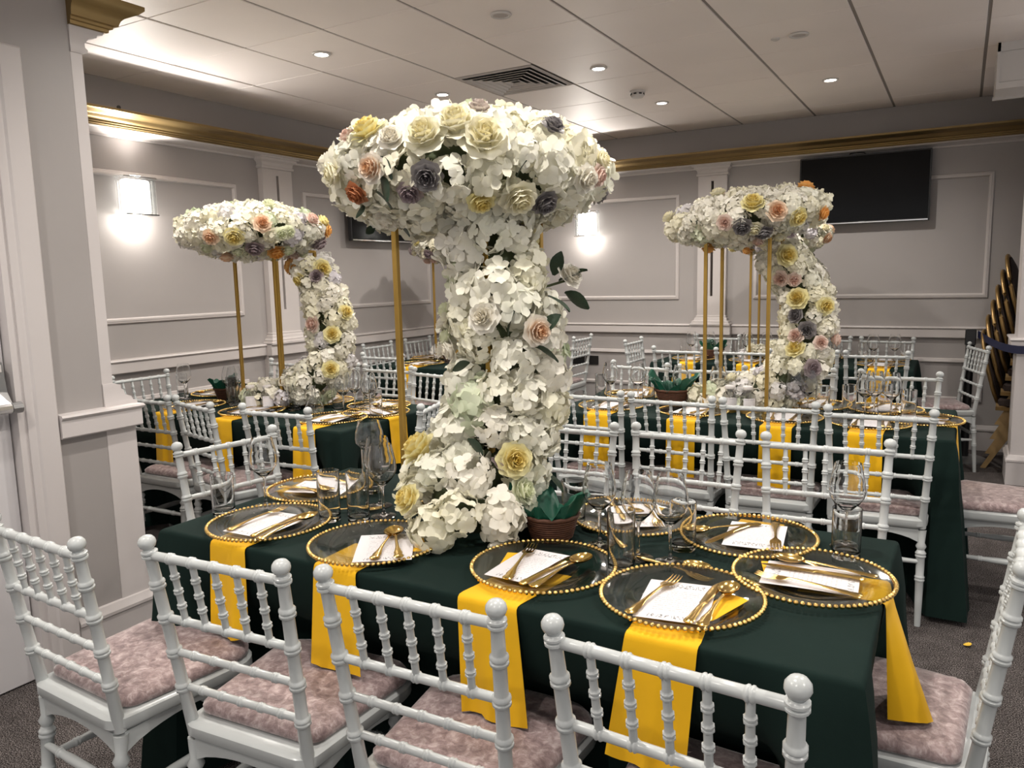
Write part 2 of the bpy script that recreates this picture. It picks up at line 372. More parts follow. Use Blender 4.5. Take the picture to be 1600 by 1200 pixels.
# end pilaster of the near wall: projects to +Y
e = empty('trim_7', (0, 0, 0), 0, 'pale pilaster at the end of the near left wall', 'pilaster', None, 'structure')
ob('shaft', (G().box(XN - .26, XN + .001, YN, YN + .045, 1.0, 2.33), 'white_trim', 0), e)
def nstack(prof, x0=XN - .27, x1=XN + .004):
    return G().loops([[(x0, YN, z), (x1 + u * .05, YN, z), (x1 + u * .05, YN + .045 + u, z), (x0, YN + .045 + u, z)] for u, z in prof])
ob('capital', (nstack([(.0, 2.325), (.02, 2.332), (.022, 2.342), (.012, 2.35), (.012, 2.365), (.03, 2.385), (.06, 2.395), (.063, 2.405), (.085, 2.41), (.09, 2.42)]), 'white_trim', 25), e)
ob('gold_capital', (G().loops([[(XN - .3, YN, z), (XN + .002 + (u - .1) * .3, YN, z), (XN + .002 + (u - .1) * .3, YN + u, z), (XN - .3, YN + u, z)] for u, z in [(.142, 2.42), (.15, 2.423), (.152, 2.434), (.166, 2.438), (.168, 2.447), (.186, 2.452), (.19, 2.462), (.196, 2.474), (.212, 2.488), (.236, 2.5), (.262, 2.512), (.285, 2.53), (.286, 2.545)]]), 'gold_trim', 25), e)
ob('base', (nstack([(.093, .99), (.093, 1.0), (.075, 1.006), (.07, 1.02), (.045, 1.03), (.04, 1.05), (.03, 1.056), (.03, 1.07), (0, 1.08)]), 'white_trim', 25), e)
ob('pedestal', (G().box(XN - .3, XN + .003, YN, YN + .125, 0, .9), 'white_trim', 0), e)

# door with architrave and exit device
e = empty('door_1', (0, 0, 0), 0, 'pale door at the left edge with grey panic bar', 'door', None, 'structure')
ob('door_leaf', (G().box(XN - .085, XN - .04, DY0 + .03, DY1 - .045, .005, DZ - .03, .003), 'door', 0), e)
ob('door_lining', (G().box(XN - .12, XN + .004, DY1 - .04, DY1, 0, DZ).box(XN - .12, XN + .004, DY0, DY0 + .03, 0, DZ).box(XN - .12, XN + .004, DY0, DY1, DZ - .03, DZ), 'white_trim', 0), e)
AR = [(-.012, 0), (-.012, .012), (.004, .018), (.012, .018), (.02, .025), (.085, .03), (.092, .022), (.092, 0)]
def archi():
    rings = []
    for (y, z, sy, sz) in ((DY1, 0, 1, 0), (DY1, DZ, 1, 1), (DY0, DZ, -1, 1), (DY0, 0, -1, 0)):
        rings.append([(XN + t, y + sy * u, z + sz * u) for u, t in AR])
    return G().loops(rings)
ob('architrave', (archi(), 'white_trim', 25), e)
pb = tag(empty('panic_bar', (XN - .04, 1.40, 1.12), 0), 'grey steel panic bar housing mounted on the door', 'door hardware')
g = G(); prof = [(-.085, .012), (-.08, .05), (-.03, .055), (.03, .05), (.075, .05), (.092, .04), (.095, .012)]
ob('housing', (G().loops([[(.0, -.06, -.085), (.0, .058, -.085), (.0, .05, .09), (.0, -.06, .092)], [(.05, -.055, -.08), (.05, .052, -.08), (.045, .042, .085), (.045, -.055, .087)]]), 'steel', 30), pb)
ob('push_bar', (G().tube([(.075, -.66, -.075), (.075, .04, -.075)], .018, 10), 'chrome', 30), pb)
ob('bar_end', (G().tube([(.075, .041, -.075), (.075, .075, -.075)], .02, 10), 'steel', 30), pb)
ob('arm', (G().loops([[(.03, .0, .01), (.03, .05, .0), (.03, .05, -.06), (.03, .0, -.06)], [(.085, .0, -.065), (.085, .045, -.065), (.085, .045, -.09), (.085, .0, -.09)]]), 'steel', 30), pb)
plate_o = ob('name_plate', (G().box(.046, .049, -.05, .037, .052, .078, .001), 'offwhite', 0), pb)
tx = bpy.data.curves.new('lettering', 'FONT'); tx.body = 'ISEO'; tx.size = .026; tx.extrude = .0004; tx.align_x = 'RIGHT'
to = bpy.data.objects.new('lettering', tx); COL.objects.link(to)
bpy.context.view_layer.update()
tm = bpy.data.meshes.new_from_object(to); bpy.data.objects.remove(to); tm.materials.clear(); tm.materials.append(M['ink'])
ob('lettering', tm, plate_o, (.0495, .033, .057), (PI / 2, 0, PI / 2))

# right-hand pier with dado and skirting
PX, PY = .37, 6.12
e = empty('wall_pier', (0, 0, 0), 0, 'pale pier at the right edge beside the stacked chairs', 'pier', None, 'structure')
ob('pier_body', (G().box(PX, 1.9, PY, PY + .28, 0, ZC), 'wall', 0), e)
ob('pilaster', (G().box(PX - .035, PX + .3, PY - .035, PY + .31, 0, 2.42), 'white_trim', 0), e)
for prof, nm in ((RAIL, 'rail'), (SKIRT, 'skirting')):
    path = [((1.9, PY - .035, 0), (0, -1, 0)), ((PX - .035, PY - .035, 0), (-1, -1, 0)), ((PX - .035, PY + .31, 0), (-1, 1, 0)), ((1.9, PY + .31, 0), (0, 1, 0))]
    ob(nm, (G().sweep(prof, path), 'white_trim', 30), e)

# ------------------------------------------------------------------ ceiling fittings and lamps
def downlight(x, y, on, label, hidden=False):
    e = empty('downlight', (x, y, ZC - .004), 0, label, 'downlight', 'ceiling downlights')
    ob('bezel', (G().lathe([(.036, .004), (.052, .004), (.055, 0), (.05, -.006), (.04, -.006), (.036, -.001)], 24), 'offwhite', 40), e)
    ob('lens', (G().lathe([(.038, .003), (.038, -.002)], 20), 'lamp_on' if on else 'lamp_off', 0), e)
    if on:
        l = bpy.data.lights.new('downlight_beam', 'SPOT'); l.energy = LAMP_W; l.color = LAMP_COL; l.spot_size = math.radians(150); l.spot_blend = .6; l.shadow_soft_size = .04
        lo = bpy.data.objects.new('downlight_beam', l); COL.objects.link(lo); lo.parent = e; lo.location = (0, 0, -.02)
lit = [(-3.23, 3.49, 'lit ceiling downlight nearest the left wall panel'), (-3.23, 4.69, 'lit ceiling downlight just above the front flower stand'),
       (-2.04, 4.69, 'lit ceiling downlight right of the air vent'), (-2.04, 5.88, 'lit ceiling downlight beside the smoke alarm'), (-.845, 5.88, 'lit ceiling downlight above the wide television'),
       (-3.23, 5.88, 'lit ceiling downlight hidden behind the front flowers')]
for x, y, lb in lit: downlight(x, y, True, lb)
downlight(-2.04, 3.49, False, 'unlit ceiling downlight at the top middle')
downlight(-.845, 4.69, False, 'unlit ceiling downlight at the upper right')
for x, y in ((-3.23, 2.29), (-2.04, 2.29), (-.845, 1.09), (-.845, 2.45), (.35, 2.29), (.6, 4.4), (-2.04, .3), (-.5, -.6), (1.4, .8)):
    downlight(x, y, True, 'lit ceiling downlight outside the picture')
# air vent: nested louvres
e = empty('air_vent', (-2.6375, 4.685, ZC), 0, 'square louvred air vent set in the ceiling', 'air vent')
ob('backing', (G().box(-.275, .275, -.285, .285, .0, .004), 'ventdark', 0), e)
ob('frame', (G().loops([[(-.283, -.297, 0), (.283, -.297, 0), (.283, .297, 0), (-.283, .297, 0)], [(-.27, -.28, -.008), (.27, -.28, -.008), (.27, .28, -.008), (-.27, .28, -.008)], [(-.255, -.268, -.004), (.255, -.268, -.004), (.255, .268, -.004), (-.255, .268, -.004)]], False, False), 'vent', 0), e)
for k in range(5):
    a = .245 - k * .046; b = a * 1.04
    q = [(-1, -1), (1, -1), (1, 1), (-1, 1)]
    ob('slat', (G().loops([[(x * a, y * b, -.012) for x, y in q], [(x * (a - .012), y * (b - .012), -.012) for x, y in q], [(x * (a - .03), y * (b - .03), .001) for x, y in q], [(x * (a - .024), y * (b - .024), .001) for x, y in q], [(x * a, y * b, -.009) for x, y in q]], False, False), 'vent', 0), e)
e = empty('smoke_alarm', (-2.06, 5.42, ZC), 0, 'small white smoke alarm on the ceiling', 'smoke alarm')
ob('base', (G().lathe([(.055, 0), (.055, -.012), (.05, -.016)], 24), 'offwhite', 40), e)
ob('chamber', (G().lathe([(.044, -.016), (.047, -.034), (.04, -.046), (.02, -.05)], 24), 'offwhite', 40), e)
for k in range(8):
    a = 2 * PI * k / 8; ob('slot', (G().box(-.01, .01, -.003, .001, -.03, -.02), 'black', 0), e, (.047 * math.cos(a), .047 * math.sin(a), 0), (0, 0, a + PI / 2))
tag(ob('ceiling_sensor', (G().lathe([(.024, 0), (.024, -.005), (.012, -.012), (.004, -.013)], 16), 'offwhite', 40), None, (-.972, 4.70, ZC)), 'tiny round sensor on the ceiling beside an unlit downlight', 'sensor')
e = empty('ceiling_unit', (0, 0, 0), 0, 'white boxed air unit under the ceiling at top right', 'air unit')
ob('casing', (G().box(.115, 1.3, 5.55, 6.02, 2.525, ZC, .006), 'offwhite', 0), e)
ob('front_frame', (G().box(.115, 1.3, 5.535, 5.55, 2.7, ZC).box(.115, 1.3, 5.535, 5.55, 2.525, 2.49).box(.115, .13, 5.535, 5.55, 2.525, ZC), 'offwhite', 0), e)
ob('lower_lip', (G().box(.11, 1.3, 6.0, 6.03, 2.512, 2.53), 'offwhite', 0), e)
# small dark hole in the frieze, stood in for by a black disc
tag(ob('hole_disc', (G().turned((0, 0, 0), (1, 0, 0), [(0, .014), (.004, .013)], 10), 'black', 0), None, (XW, 3.2, 2.585)), 'tiny black disc standing for a dark hole above the gold cornice', 'hole')

def sconce(loc, rz, label, k=1.0):
    """crystal wall light; local -y is the wall side"""
    e = empty('wall_sconce', loc, rz, label, 'wall light', 'crystal wall lights')
    ob('back_plate', (G().box(-.06, .06, 0, .012, -.1, .1, .003), 'chrome', 0), e)
    rod = mesh('crystal_rod', G().box(-.011, .011, -.008, .008, -.12, .12, .004), 'crystal', 0)
    for k in range(8): ob('crystal_rod', rod, e, (-.098 + k * .028, .112, 0))
    for sx in (-1, 1):
        for k in range(3): ob('crystal_rod', rod, e, (sx * .107, .03 + k * .028, 0), (0, 0, PI / 2))
    for z in (.121, -.124): ob('glass_shelf', (G().box(-.115, .115, .012, .12, z, z + .003), 'crystal', 0), e)
    for z in (.112, -.12): ob('frame_band', (G().box(-.116, .116, .118, .122, z, z + .008), 'chrome', 0), e)
    ob('diffuser', (G().box(-.085, .085, .02, .095, -.105, .105, .01), 'diffuser', 0), e)
    ob('bulb', (G().lathe([(.012, -.07), (.026, -.055), (.03, 0), (.026, .055), (.012, .07)], 14, (0, .058, -.075)), 'bulb', 60), e)
    for z, rx, en, sz in ((.128, PI - .58, SCONCE_W, 122), (-.16, 0, SCONCE_W * .085, 0)):
        l = bpy.data.lights.new('sconce_glow', 'SPOT' if sz else 'POINT'); l.energy = en * k; l.color = (1, .94, .87); l.shadow_soft_size = .04
        if sz: l.spot_size = math.radians(sz); l.spot_blend = 1
        lo = bpy.data.objects.new('sconce_glow', l); COL.objects.link(lo); lo.parent = e; lo.location = (0, .075 if z > 0 else .115, z); lo.rotation_euler = (rx, 0, 0)
sconce((XW, 3.225, 2.03), -PI / 2, 'bright crystal wall light on the left wall', .8)
sconce((-3.22, YW, 1.965), PI, 'crystal wall light on the back wall behind the front flowers')
sconce((XN, -.6, 2.03), -PI / 2, 'added crystal wall light on the door wall, outside the picture', 2.2)  # unseen wall light added to brighten the ceiling
sconce((1.25, PY, 2.03), PI, 'added crystal wall light on the right pier, outside the picture', 2.2)  # another added lamp out of view, lifting the ceiling brightness

def television(name, loc, rz, W, Hh, label, tilt=0):
    e = empty(name, loc, rz, label, 'television')
    ob('panel', (G().box(-W / 2, W / 2, -.095, -.055, -Hh / 2, Hh / 2, .004), 'black', 0), e)
    ob('screen', (G().box(-W / 2 + .012, W / 2 - .012, -.0975, -.094, -Hh / 2 + .02, Hh / 2 - .012), 'screen', 0), e)
    ob('bottom_trim', (G().box(-W / 2 + .01, W / 2 - .01, -.1, -.096, -Hh / 2 + .003, -Hh / 2 + .012), 'chrome', 0), e)
    ob('badge', (G().box(-.022, .022, -.1015, -.0995, -Hh / 2 + .004, -Hh / 2 + .014), 'chrome', 0), e)
    ob('wall_bracket', (G().box(-W * .2, W * .2, -.056, -.003, -Hh * .25, Hh * .25), 'black', 0), e)
    return e
television('television', (-.743, YW, 2.115), 0, .985, .555, 'wide black television on the back wall above the right flowers')
television('television', (XW, 5.72, 2.085), PI / 2, .985, .555, 'dark television on the left wall, mostly hidden by the front flowers')
tag(ob('cable', (G().tube([(-.86, YW - .06, 2.38), (-.85, YW - .05, 2.41), (-.80, YW - .05, 2.412), (-.745, YW - .07, 2.405), (-.72, YW - .07, 2.385)], .004, 6), 'black', 40)), 'thin black cable looped on top of the wide television', 'cable')
e = empty('wall_socket', (-3.28, YW, .615), 0, 'black wall sockets low on the back wall', 'socket')
for k, x in enumerate((-.075, .075)):
    ob('face_plate', (G().box(x - .07, x + .07, -.012, 0, -.045, .045, .003), 'black', 0), e)

# ------------------------------------------------------------------ chair prototype
def ringp(t, r, k=1.32, h=.011):
    return [(t - h - .003, r), (t - h, r * 1.1), (t - h * .75, r * k), (t - h * .3, r * k), (t - h * .08, r * 1.1), (t + h * .08, r * 1.1), (t + h * .3, r * k), (t + h * .75, r * k), (t + h, r * 1.1), (t + h + .003, r)]
def rr_outline(wb_, wf_, y0, y1, rb, rf, n=6):
    pts = []
    for cx, cy, r, a0 in ((wf_ - rf, y1 - rf, rf, 0), (-(wf_ - rf), y1 - rf, rf, 90), (-(wb_ - rb), y0 + rb, rb, 180), (wb_ - rb, y0 + rb, rb, 270)):
        for k in range(n + 1):
            a = math.radians(a0 + 90 * k / n); pts.append((cx + r * math.cos(a), cy + r * math.sin(a)))
    return pts
CH = []
def chair_parts():
    P0, P1, P2 = (.172, -.215, 0), (.172, -.185, .44), (.1925, -.25, .875)
    for s in (-1, 1):
        a = Vector((s * P1[0], P1[1], P1[2] - .03)); b = Vector((s * P2[0], P2[1], P2[2])); Ln = (b - a).length; g = G()
        pr = [(0, .0155)]
        for z in (.535, .625, .712, .795): pr += ringp((z - a.z) / (b.z - a.z) * Ln, .0130 + .002 * (b.z - z), 1.34)
        pr += ringp(Ln - .006, .0125, 1.45, .009)
        g.turned(a, b, pr, 14)
        fin = G().turned(b, b + (b - a), [(.0035, .0115), (.008, .0105), (.012, .0165), (.02, .0195), (.028, .0185), (.035, .0135), (.039, .004)], 14)
        f = Vector((s * P0[0], P0[1], P0[2])); L2 = (a - f).length
        pr = [(0, .0115), (.12, .0145)] + ringp(.2, .0155, 1.22) + ringp(.3, .0165, 1.25) + [(.32, .0135), (.335, .0205), (.35, .0135), (L2 - .01, .018)]
        g.turned(f, a, pr, 12)
        CH.append(('back_post', mesh('back_post', g, 'chair', 50), ('finial', mesh('finial', fin, 'chair', 60))))
        g = G(); fl = Vector((s * .165, .165, 0)); ft = Vector((s * .162, .15, .40)); L3 = (ft - fl).length
        pr = [(0, .0115), (.1, .014)] + ringp(.19, .0155, 1.22) + ringp(.30, .017, 1.22) + [(.318, .014), (.333, .0205), (.348, .014), (L3, .019)]
        g.turned(fl, ft, pr, 12); CH.append(('leg', mesh('leg', g, 'chair', 50), None))
        g = G(); A, B = Vector((s * .165, .158, .235)), Vector((s * .172, -.2, .235)); L4 = (B - A).length
        g.turned(A, B, [(0, .009)] + ringp(.09, .010, 1.25, .008) + [(.15, .0135), (.22, .0135)] + ringp(.28, .010, 1.25, .008) + [(L4, .009)], 9)
        CH.append(('stretcher', mesh('stretcher', g, 'chair', 50), None))
    def px(z): return P1[0] + (P2[0] - P1[0]) * (z - .44) / (.875 - .44), P1[1] + (P2[1] - P1[1]) * (z - .44) / (.875 - .44)
    for nm, z, r, rg in (('top_rail', .866, .0105, True), ('cross_rail', .712, .0095, True), ('cross_rail', .625, .0088, True), ('cross_rail', .535, .0088, True)):
        x, y = px(z); g = G(); pr = [(0, r)]
        for k in range(5): pr += ringp(2 * x * (k + 1) / 6, r, 1.28, .007)
        pr += [(2 * x, r)]; g.turned((-x, y, z), (x, y, z), pr, 10); CH.append((nm, mesh(nm, g, 'chair', 50), None))
    for k in range(5):
        xa, ya = px(.86); xb, yb = px(.714); t = -1 + 2 * (k + 1) / 6
        a, b = Vector((xb * t, yb, .714)), Vector((xa * t, ya, .862)); Ln = (b - a).length
        pr = [(0, .0075)]
        for f_ in (.26, .5, .74): pr += ringp(Ln * f_, .0075, 1.42, .0065)
        g = G().turned(a, b, pr + [(Ln, .0075)], 8, False); CH.append(('spindle', mesh('spindle', g, 'chair', 50), None))
    ol = rr_outline(.192, .215, -.213, .205, .045, .075)
    def sc_(o, d): return [(x * (1 - d / .2), (y + .005) * (1 - d / .2) - .005) for x, y in o]
    g = G().loops([[(x, y, .402) for x, y in sc_(ol, .022)], [(x, y, .412) for x, y in sc_(ol, .006)], [(x, y, .42) for x, y in ol], [(x, y, .443) for x, y in ol], [(x, y, .449) for x, y in sc_(ol, .007)]])
    CH.append(('seat_frame', mesh('seat_frame', g, 'chair', 40), None))
    g = G()      # arched aprons
    for (ax, ay, bx, by) in ((-.16, .165, .16, .165), (.165, .15, .172, -.18), (-.165, .15, -.172, -.18), (-.16, -.19, .16, -.19)):
        n = 10; d = Vector((bx - ax, by - ay, 0)).normalized(); nn = Vector((-d.y, d.x, 0)) * .008; rings = []
        for k in range(n + 1):
            t = k / n; p = Vector((ax + (bx - ax) * t, ay + (by - ay) * t, 0)); zl = .352 + .032 * math.sin(PI * t) ** .7
            rings.append([p + nn + Vector((0, 0, .404)), p - nn + Vector((0, 0, .404)), p - nn + Vector((0, 0, zl)), p + nn + Vector((0, 0, zl))])
        g.loops(rings)
    CH.append(('apron', mesh('apron', g, 'chair', 40), None))
    for y, z in ((.162, .27), (-.2, .27)):
        g = G(); L5 = .33
        g.turned((-L5 / 2, y, z), (L5 / 2, y, z), [(0, .009)] + ringp(.07, .0105, 1.25, .008) + [(.12, .0125), (.21, .0125)] + ringp(.26, .0105, 1.25, .008) + [(L5, .009)], 9)
        CH.append(('stretcher', mesh('stretcher', g, 'chair', 50), None))
    co = rr_outline(.178, .205, -.168, .198, .04, .075, 8)
    def dome(d, z): return [(x * (1 - d / .2) , (y - .015) * (1 - d / .2) + .015, z + (random.uniform(-.002, .002) if d < .1 and z > .46 else 0)) for x, y in co]
    g = G().loops([dome(.006, .4495), dome(-.003, .456), dome(-.004, .468), dome(.004, .478), dome(.02, .4845), dome(.06, .489), dome(.12, .491), dome(.18, .492)])
    CH.append(('cushion', mesh('cushion', g, 'velvet', 60), None))
chair_parts()
def chair(fx, fy, face, label, group=None):
    """fx, fy: mid-point of the two finials; face: heading (degrees, 90 = facing +Y)"""
    a = math.radians(face); ox, oy = fx + .25 * math.cos(a), fy + .25 * math.sin(a)
    e = empty('spindle_chair', (ox, oy, 0), a - PI / 2, label, 'chair', group or 'white spindle back chairs')
    for nm, me, sub in CH:
        o = ob(nm, me, e)
        if sub: ob(sub[0], sub[1], o)
    return e
C0 = 'white spindle-back chair '
chair(-1.864, .957, 87.2, C0 + 'at the left edge of the picture, beside the door')
chair(-1.345, 1.04, 94, C0 + 'second from left along the near side of the front table')
chair(-.861, 1.076, 92, C0 + 'third from left along the near side of the front table')
chair(-.36, 1.062, 87, C0 + 'rightmost on the near side of the front table')
chair(.137, 1.867, 176, C0 + 'at the right end of the front table, cut by frame')
chair(-2.332, 1.911, -9, C0 + 'turned towards the left end of the front table')
chair(-1.30, 2.66, -88, C0 + 'behind the front flowers, far side of the front table')
chair(-.84, 2.704, -89, C0 + 'middle of far side of the front table')
chair(-.369, 2.727, -85, C0 + 'rightmost on the far side of the front table')
# left middle table
chair(-3.636, 2.472, 91, C0 + 'nearest the wall pilaster, near side of the left middle table')
chair(-3.225, 2.454, 76, C0 + 'angled, second along the near side of the left middle table')
chair(-2.671, 2.459, 94, C0 + 'third along the near side of the left middle table')
chair(-4.54, 3.08, 0, C0 + 'against the left wall below the crystal light')
chair(-2.12, 2.93, 196, C0 + 'at the right end of the left middle table')
for k, (x, y, a, t) in enumerate(((-4.2, 4.04, -90, 'far corner by the left wall of the left middle table'), (-3.72, 4.0, -90, 'behind the left flower column on the left middle table'), (-3.245, 3.969, -90, 'third along the far side of the left middle table'), (-2.80, 3.88, -102, 'rightmost on the far side of the left middle table'))):
    chair(x, y, a, C0 + t)
# right middle table
for k, (x, y, a) in enumerate(((-1.585, 3.44, 90), (-1.143, 3.432, 90), (-.704, 3.428, 93), (-.262, 3.399, 93))):
    chair(x, y, a, C0 + ORD[k] + ' from left, near side of the right middle table')
for k, (x, y, a) in enumerate(((-1.76, 4.667, -98), (-1.288, 4.632, -84), (-.80, 4.68, -90), (-.272, 4.686, -92))):
    chair(x, y, a, C0 + ORD[k] + ' from left, far side of the right middle table')
chair(.44, 3.88, 180, C0 + 'at the right end of the right middle table, back cut off')
# far right table
for k, (x, y, a) in enumerate(((-1.855, 5.735, 88), (-1.372, 5.752, 92), (-.92, 5.77, 90), (-.483, 5.80, 98))):
    chair(x, y, a, C0 + ORD[k] + ' from left, near side of the far right table')
for k, x in enumerate((-1.9, -1.45, -.98, -.51)):
    chair(x, 7.02, -90, C0 + ORD[k] + ' from left, against the back wall at the far right table')
chair(-2.469, 6.402, 0, C0 + 'at the left end of the far right table')
chair(.125, 6.53, 197, C0 + 'standing apart beside the black barrier post')
# far left table
chair(-3.82, 4.62, 90, C0 + 'at the near end of the far left table')
for k, y in enumerate((5.42, 6.02, 6.5)): chair(-4.53, y, 0, C0 + ORD[k] + ' along the left wall at the far left table')
for k, y in enumerate((5.6, 6.615)): chair(-3.06, y, 180, C0 + ('hidden behind the front flowers at the far left table' if k == 0 else 'right of the front flower column, by the back wall'))

# ------------------------------------------------------------------ tables and cloths
TZ = .76
TB = {'front': (-1.974, -.118, 1.37, 2.17), 'left middle': (-4.3, -2.5, 2.69, 3.48), 'right middle': (-1.85, .0, 3.585, 4.37), 'far right': (-2.15, -.27, 5.98, 6.72), 'far left': (-4.22, -3.41, 4.95, 6.8)}
PUSH = {'front': 'nsew', 'left middle': 'nsew', 'right middle': 'nsew', 'far right': 'nsew', 'far left': 'nsew'}
def tablecloth(key, seed):
    x0, x1, y0, y1 = TB[key]; rnd = random.Random(seed)
    per = []            # (x, y, outward, side position 0..1, side)
    def side(ax, ay, bx, by, n, o):
        for k in range(n):
            t = k / n; per.append((ax + (bx - ax) * t, ay + (by - ay) * t, o, t))
    nx, ny = (56, 26) if (x1 - x0) > (y1 - y0) else (26, 56)
    side(x0, y0, x1, y0, nx, (0, -1)); side(x1, y0, x1, y1, ny, (1, 0)); side(x1, y1, x0, y1, nx, (0, 1)); side(x0, y1, x0, y0, ny, (-1, 0))
    ph = [rnd.uniform(0, 6.28) for _ in range(4)]
    lv = [(.0, 0, 0), (.004, .0045, 0), (.012, .0065, 0), (.06, .007, .03), (.13, .006, .08), (.19, .002, .3), (.245, 0, .72), (.30, 0, 1.0), (.38, 0, 1.06), (.52, 0, 1.1), (.66, 0, 1.12), (.735, 0, 1.12)]
    rings = []
    for dz, out, pin in lv:
        ring = []
        for i, (x, y, o, t) in enumerate(per):
            n = len(per); prv = per[i - 1][2]
            ox, oy = o
            if t == 0: ox, oy = o[0] + prv[0], o[1] + prv[1]
            L = (x1 - x0) if o[1] else (y1 - y0); dc = min(t, 1 - t) * L
            mid = min(1, max(0, (dc - .06) / .12)); mid = mid * mid * (3 - 2 * mid)
            wave = math.sin(i * .55 + ph[0]) * .5 + math.sin(i * 1.13 + ph[1]) * .5
            d = out + (1 - mid) * .085 * (dz / .735) ** .8 - mid * pin * .175 + wave * .012 * min(1, dz / .3) * (1 if dz > .05 else 0)
            ring.append((x + ox * d, y + oy * d, TZ - dz))
        rings.append(ring)
    cx, cy = (x0 + x1) / 2, (y0 + y1) / 2
    ins = [[(cx + (x - cx) * s, cy + (y - cy) * s, TZ + rnd.uniform(-.0004, .0004)) for x, y, o, t in per] for s in (.02, .5, .9, .985)]
    g = G().loops(ins + rings, True, False)
    return g
def table(key, seed):
    x0, x1, y0, y1 = TB[key]
    e = empty('banquet_table', ((x0 + x1) / 2, (y0 + y1) / 2, 0), 0, 'banquet table under the green cloth, the ' + key + ' one', 'table')
    hx, hy = (x1 - x0) / 2, (y1 - y0) / 2
    ob('table_top', (G().box(-hx + .006, hx - .006, -hy + .006, hy - .006, .72, .757, .003), 'tabletop', 0), e)
    lg = mesh('leg', G().tube([(0, 0, 0), (0, 0, .72)], .014, 8), 'steel', 40)
    for sx in (-1, 1):
        for sy in (-1, 1): ob('leg', lg, e, (sx * (hx - .28), sy * (hy - .25), 0))
    tag(ob('tablecloth', (tablecloth(key, seed), 'cloth', 50)), 'dark green cloth draped to the floor over the ' + key + ' table', 'tablecloth', 'dark green tablecloths')
for k, key in enumerate(TB): table(key, 11 + k)

# ------------------------------------------------------------------ tableware prototypes
def loft(g, secs):
    """secs: (y, half width, z, thickness)"""
    rings = []
    for y, hw, z, th in secs:
        rings.append([(-hw, y, z), (-hw * .55, y, z + th * .55), (hw * .55, y, z + th * .55), (hw, y, z), (hw * .55, y, z - th * .45), (-hw * .55, y, z - th * .45)])
    return g.loops(rings)
HND = [(-.10, .004, .001, .002), (-.097, .0095, .001, .0035), (-.088, .0115, .0012, .004), (-.078, .0085, .0015, .0035), (-.07, .0095, .002, .004), (-.055, .0065, .003, .0036), (-.04, .0045, .0042, .0034), (-.01, .0032, .006, .0032), (.018, .003, .0068, .003)]
def fork_g():
    g = loft(G(), HND + [(.03, .0036, .0066, .003), (.036, .007, .006, .0026), (.043, .0115, .005, .0022), (.056, .0125, .0036, .002)])
    for k in range(4):
        x = -.0096 + k * .0064
        t = G(); loft(t, [(.053, .0022, .0038, .002), (.068, .002, .0028, .0018), (.083, .0016, .004, .0016), (.095, .0007, .0066, .001)]); g.add([(a + x, b, c) for a, b, c in t.v], t.f)
    return g
def spoon_g():
    g = loft(G(), HND + [(.03, .0034, .0066, .003), (.04, .005, .006, .0025)])
    n = 16; rings = []
    for u, dz in ((1.0, 0), (.96, -.0012), (.8, -.0045), (.55, -.0072), (.28, -.0086), (.05, -.009)):
        rings.append([(.0205 * u * math.cos(2 * PI * i / n) * (1 + .06 * math.sin(2 * PI * i / n)), .066 + .031 * u * math.sin(2 * PI * i / n), .0095 + dz) for i in range(n)])
    g.loops(rings, False, True)
    g.loops([[(x, y, z - .0012) for x, y, z in r] for r in rings], False, True); return g
def knife_g():
    return loft(G(), [(-.11, .004, .002, .003), (-.107, .0095, .002, .005), (-.095, .0115, .002, .006), (-.08, .0085, .002, .0055), (-.06, .0085, .0022, .006), (-.03, .0072, .0025, .006), (-.012, .006, .0025, .006), (-.006, .009, .0025, .005), (0, .0085, .0025, .002), (.05, .0105, .0025, .0016), (.09, .0098, .0025, .0014), (.108, .005, .0025, .001), (.112, .001, .0025, .0006)])
S115 = Matrix.Scale(1.15, 4)
ME = {'fork': mesh('fork', fork_g().xf(S115), 'gold', 50), 'spoon': mesh('spoon', spoon_g().xf(S115), 'gold', 50), 'knife': mesh('knife', knife_g(), 'gold', 50)}
g = G().lathe([(.001, 0), (.085, 0), (.1, .001), (.112, .004), (.125, .0085), (.16, .011), (.168, .0125), (.168, .016), (.16, .0145), (.125, .012), (.108, .0065), (.098, .004), (.08, .0035), (.001, .0035)], 48, (0, 0, 0), False, False)
ME['plate'] = mesh('glass_disc', g, 'plate_glass', 50)
g = G()
for k in range(84):
    a = 2 * PI * k / 84; g.sphere((.1715 * math.cos(a), .1715 * math.sin(a), .0145), .0056, 8, 6)
ME['beads'] = mesh('bead_rim', g, 'gold', 80)
def wine_g(bowl=.044, h=.22, bh=.125):
    o = [(.0375, 0), (.0375, .0015), (.03, .003), (.012, .0055), (.0055, .011), (.0038, .03), (.0036, h - bh - .015), (.006, h - bh - .003), (.016, h - bh + .006), (.03, h - bh + .02), (bowl - .003, h - bh + .038), (bowl, h - bh + .052), (bowl - .002, h - bh + .075), (bowl - .0085, h - .018), (bowl - .0125, h)]
    i = [(r - .0014, z) for r, z in reversed(o[9:])] + [(.012, h - bh + .0085), (.001, h - bh + .006)]
    return G().lathe([(.001, 0)] + o + i, 28, (0, 0, 0), False, False)
ME['wine'] = mesh('wine_glass', wine_g(), 'glass', 60)
ME['balloon'] = mesh('wine_glass', wine_g(.05, .215, .115), 'glass', 60)
def tumbler_g(r, h): return G().lathe([(.001, 0), (r - .003, 0), (r - .0005, .003), (r, .008), (r, .012), (r + .0009, h - .002), (r + .0009, h), (r, h + .0008), (r - .0011, h), (r - .0012, h - .002), (r - .002, .024), (r - .0022, .022), (r - .005, .017), (r - .012, .0155), (.001, .0155)], 32, (0, 0, 0), False, False)
ME['tumbler'] = mesh('tumbler', tumbler_g(.0325, .15), 'glass', 30)
ME['short'] = mesh('tumbler', tumbler_g(.0335, .125), 'glass', 30)
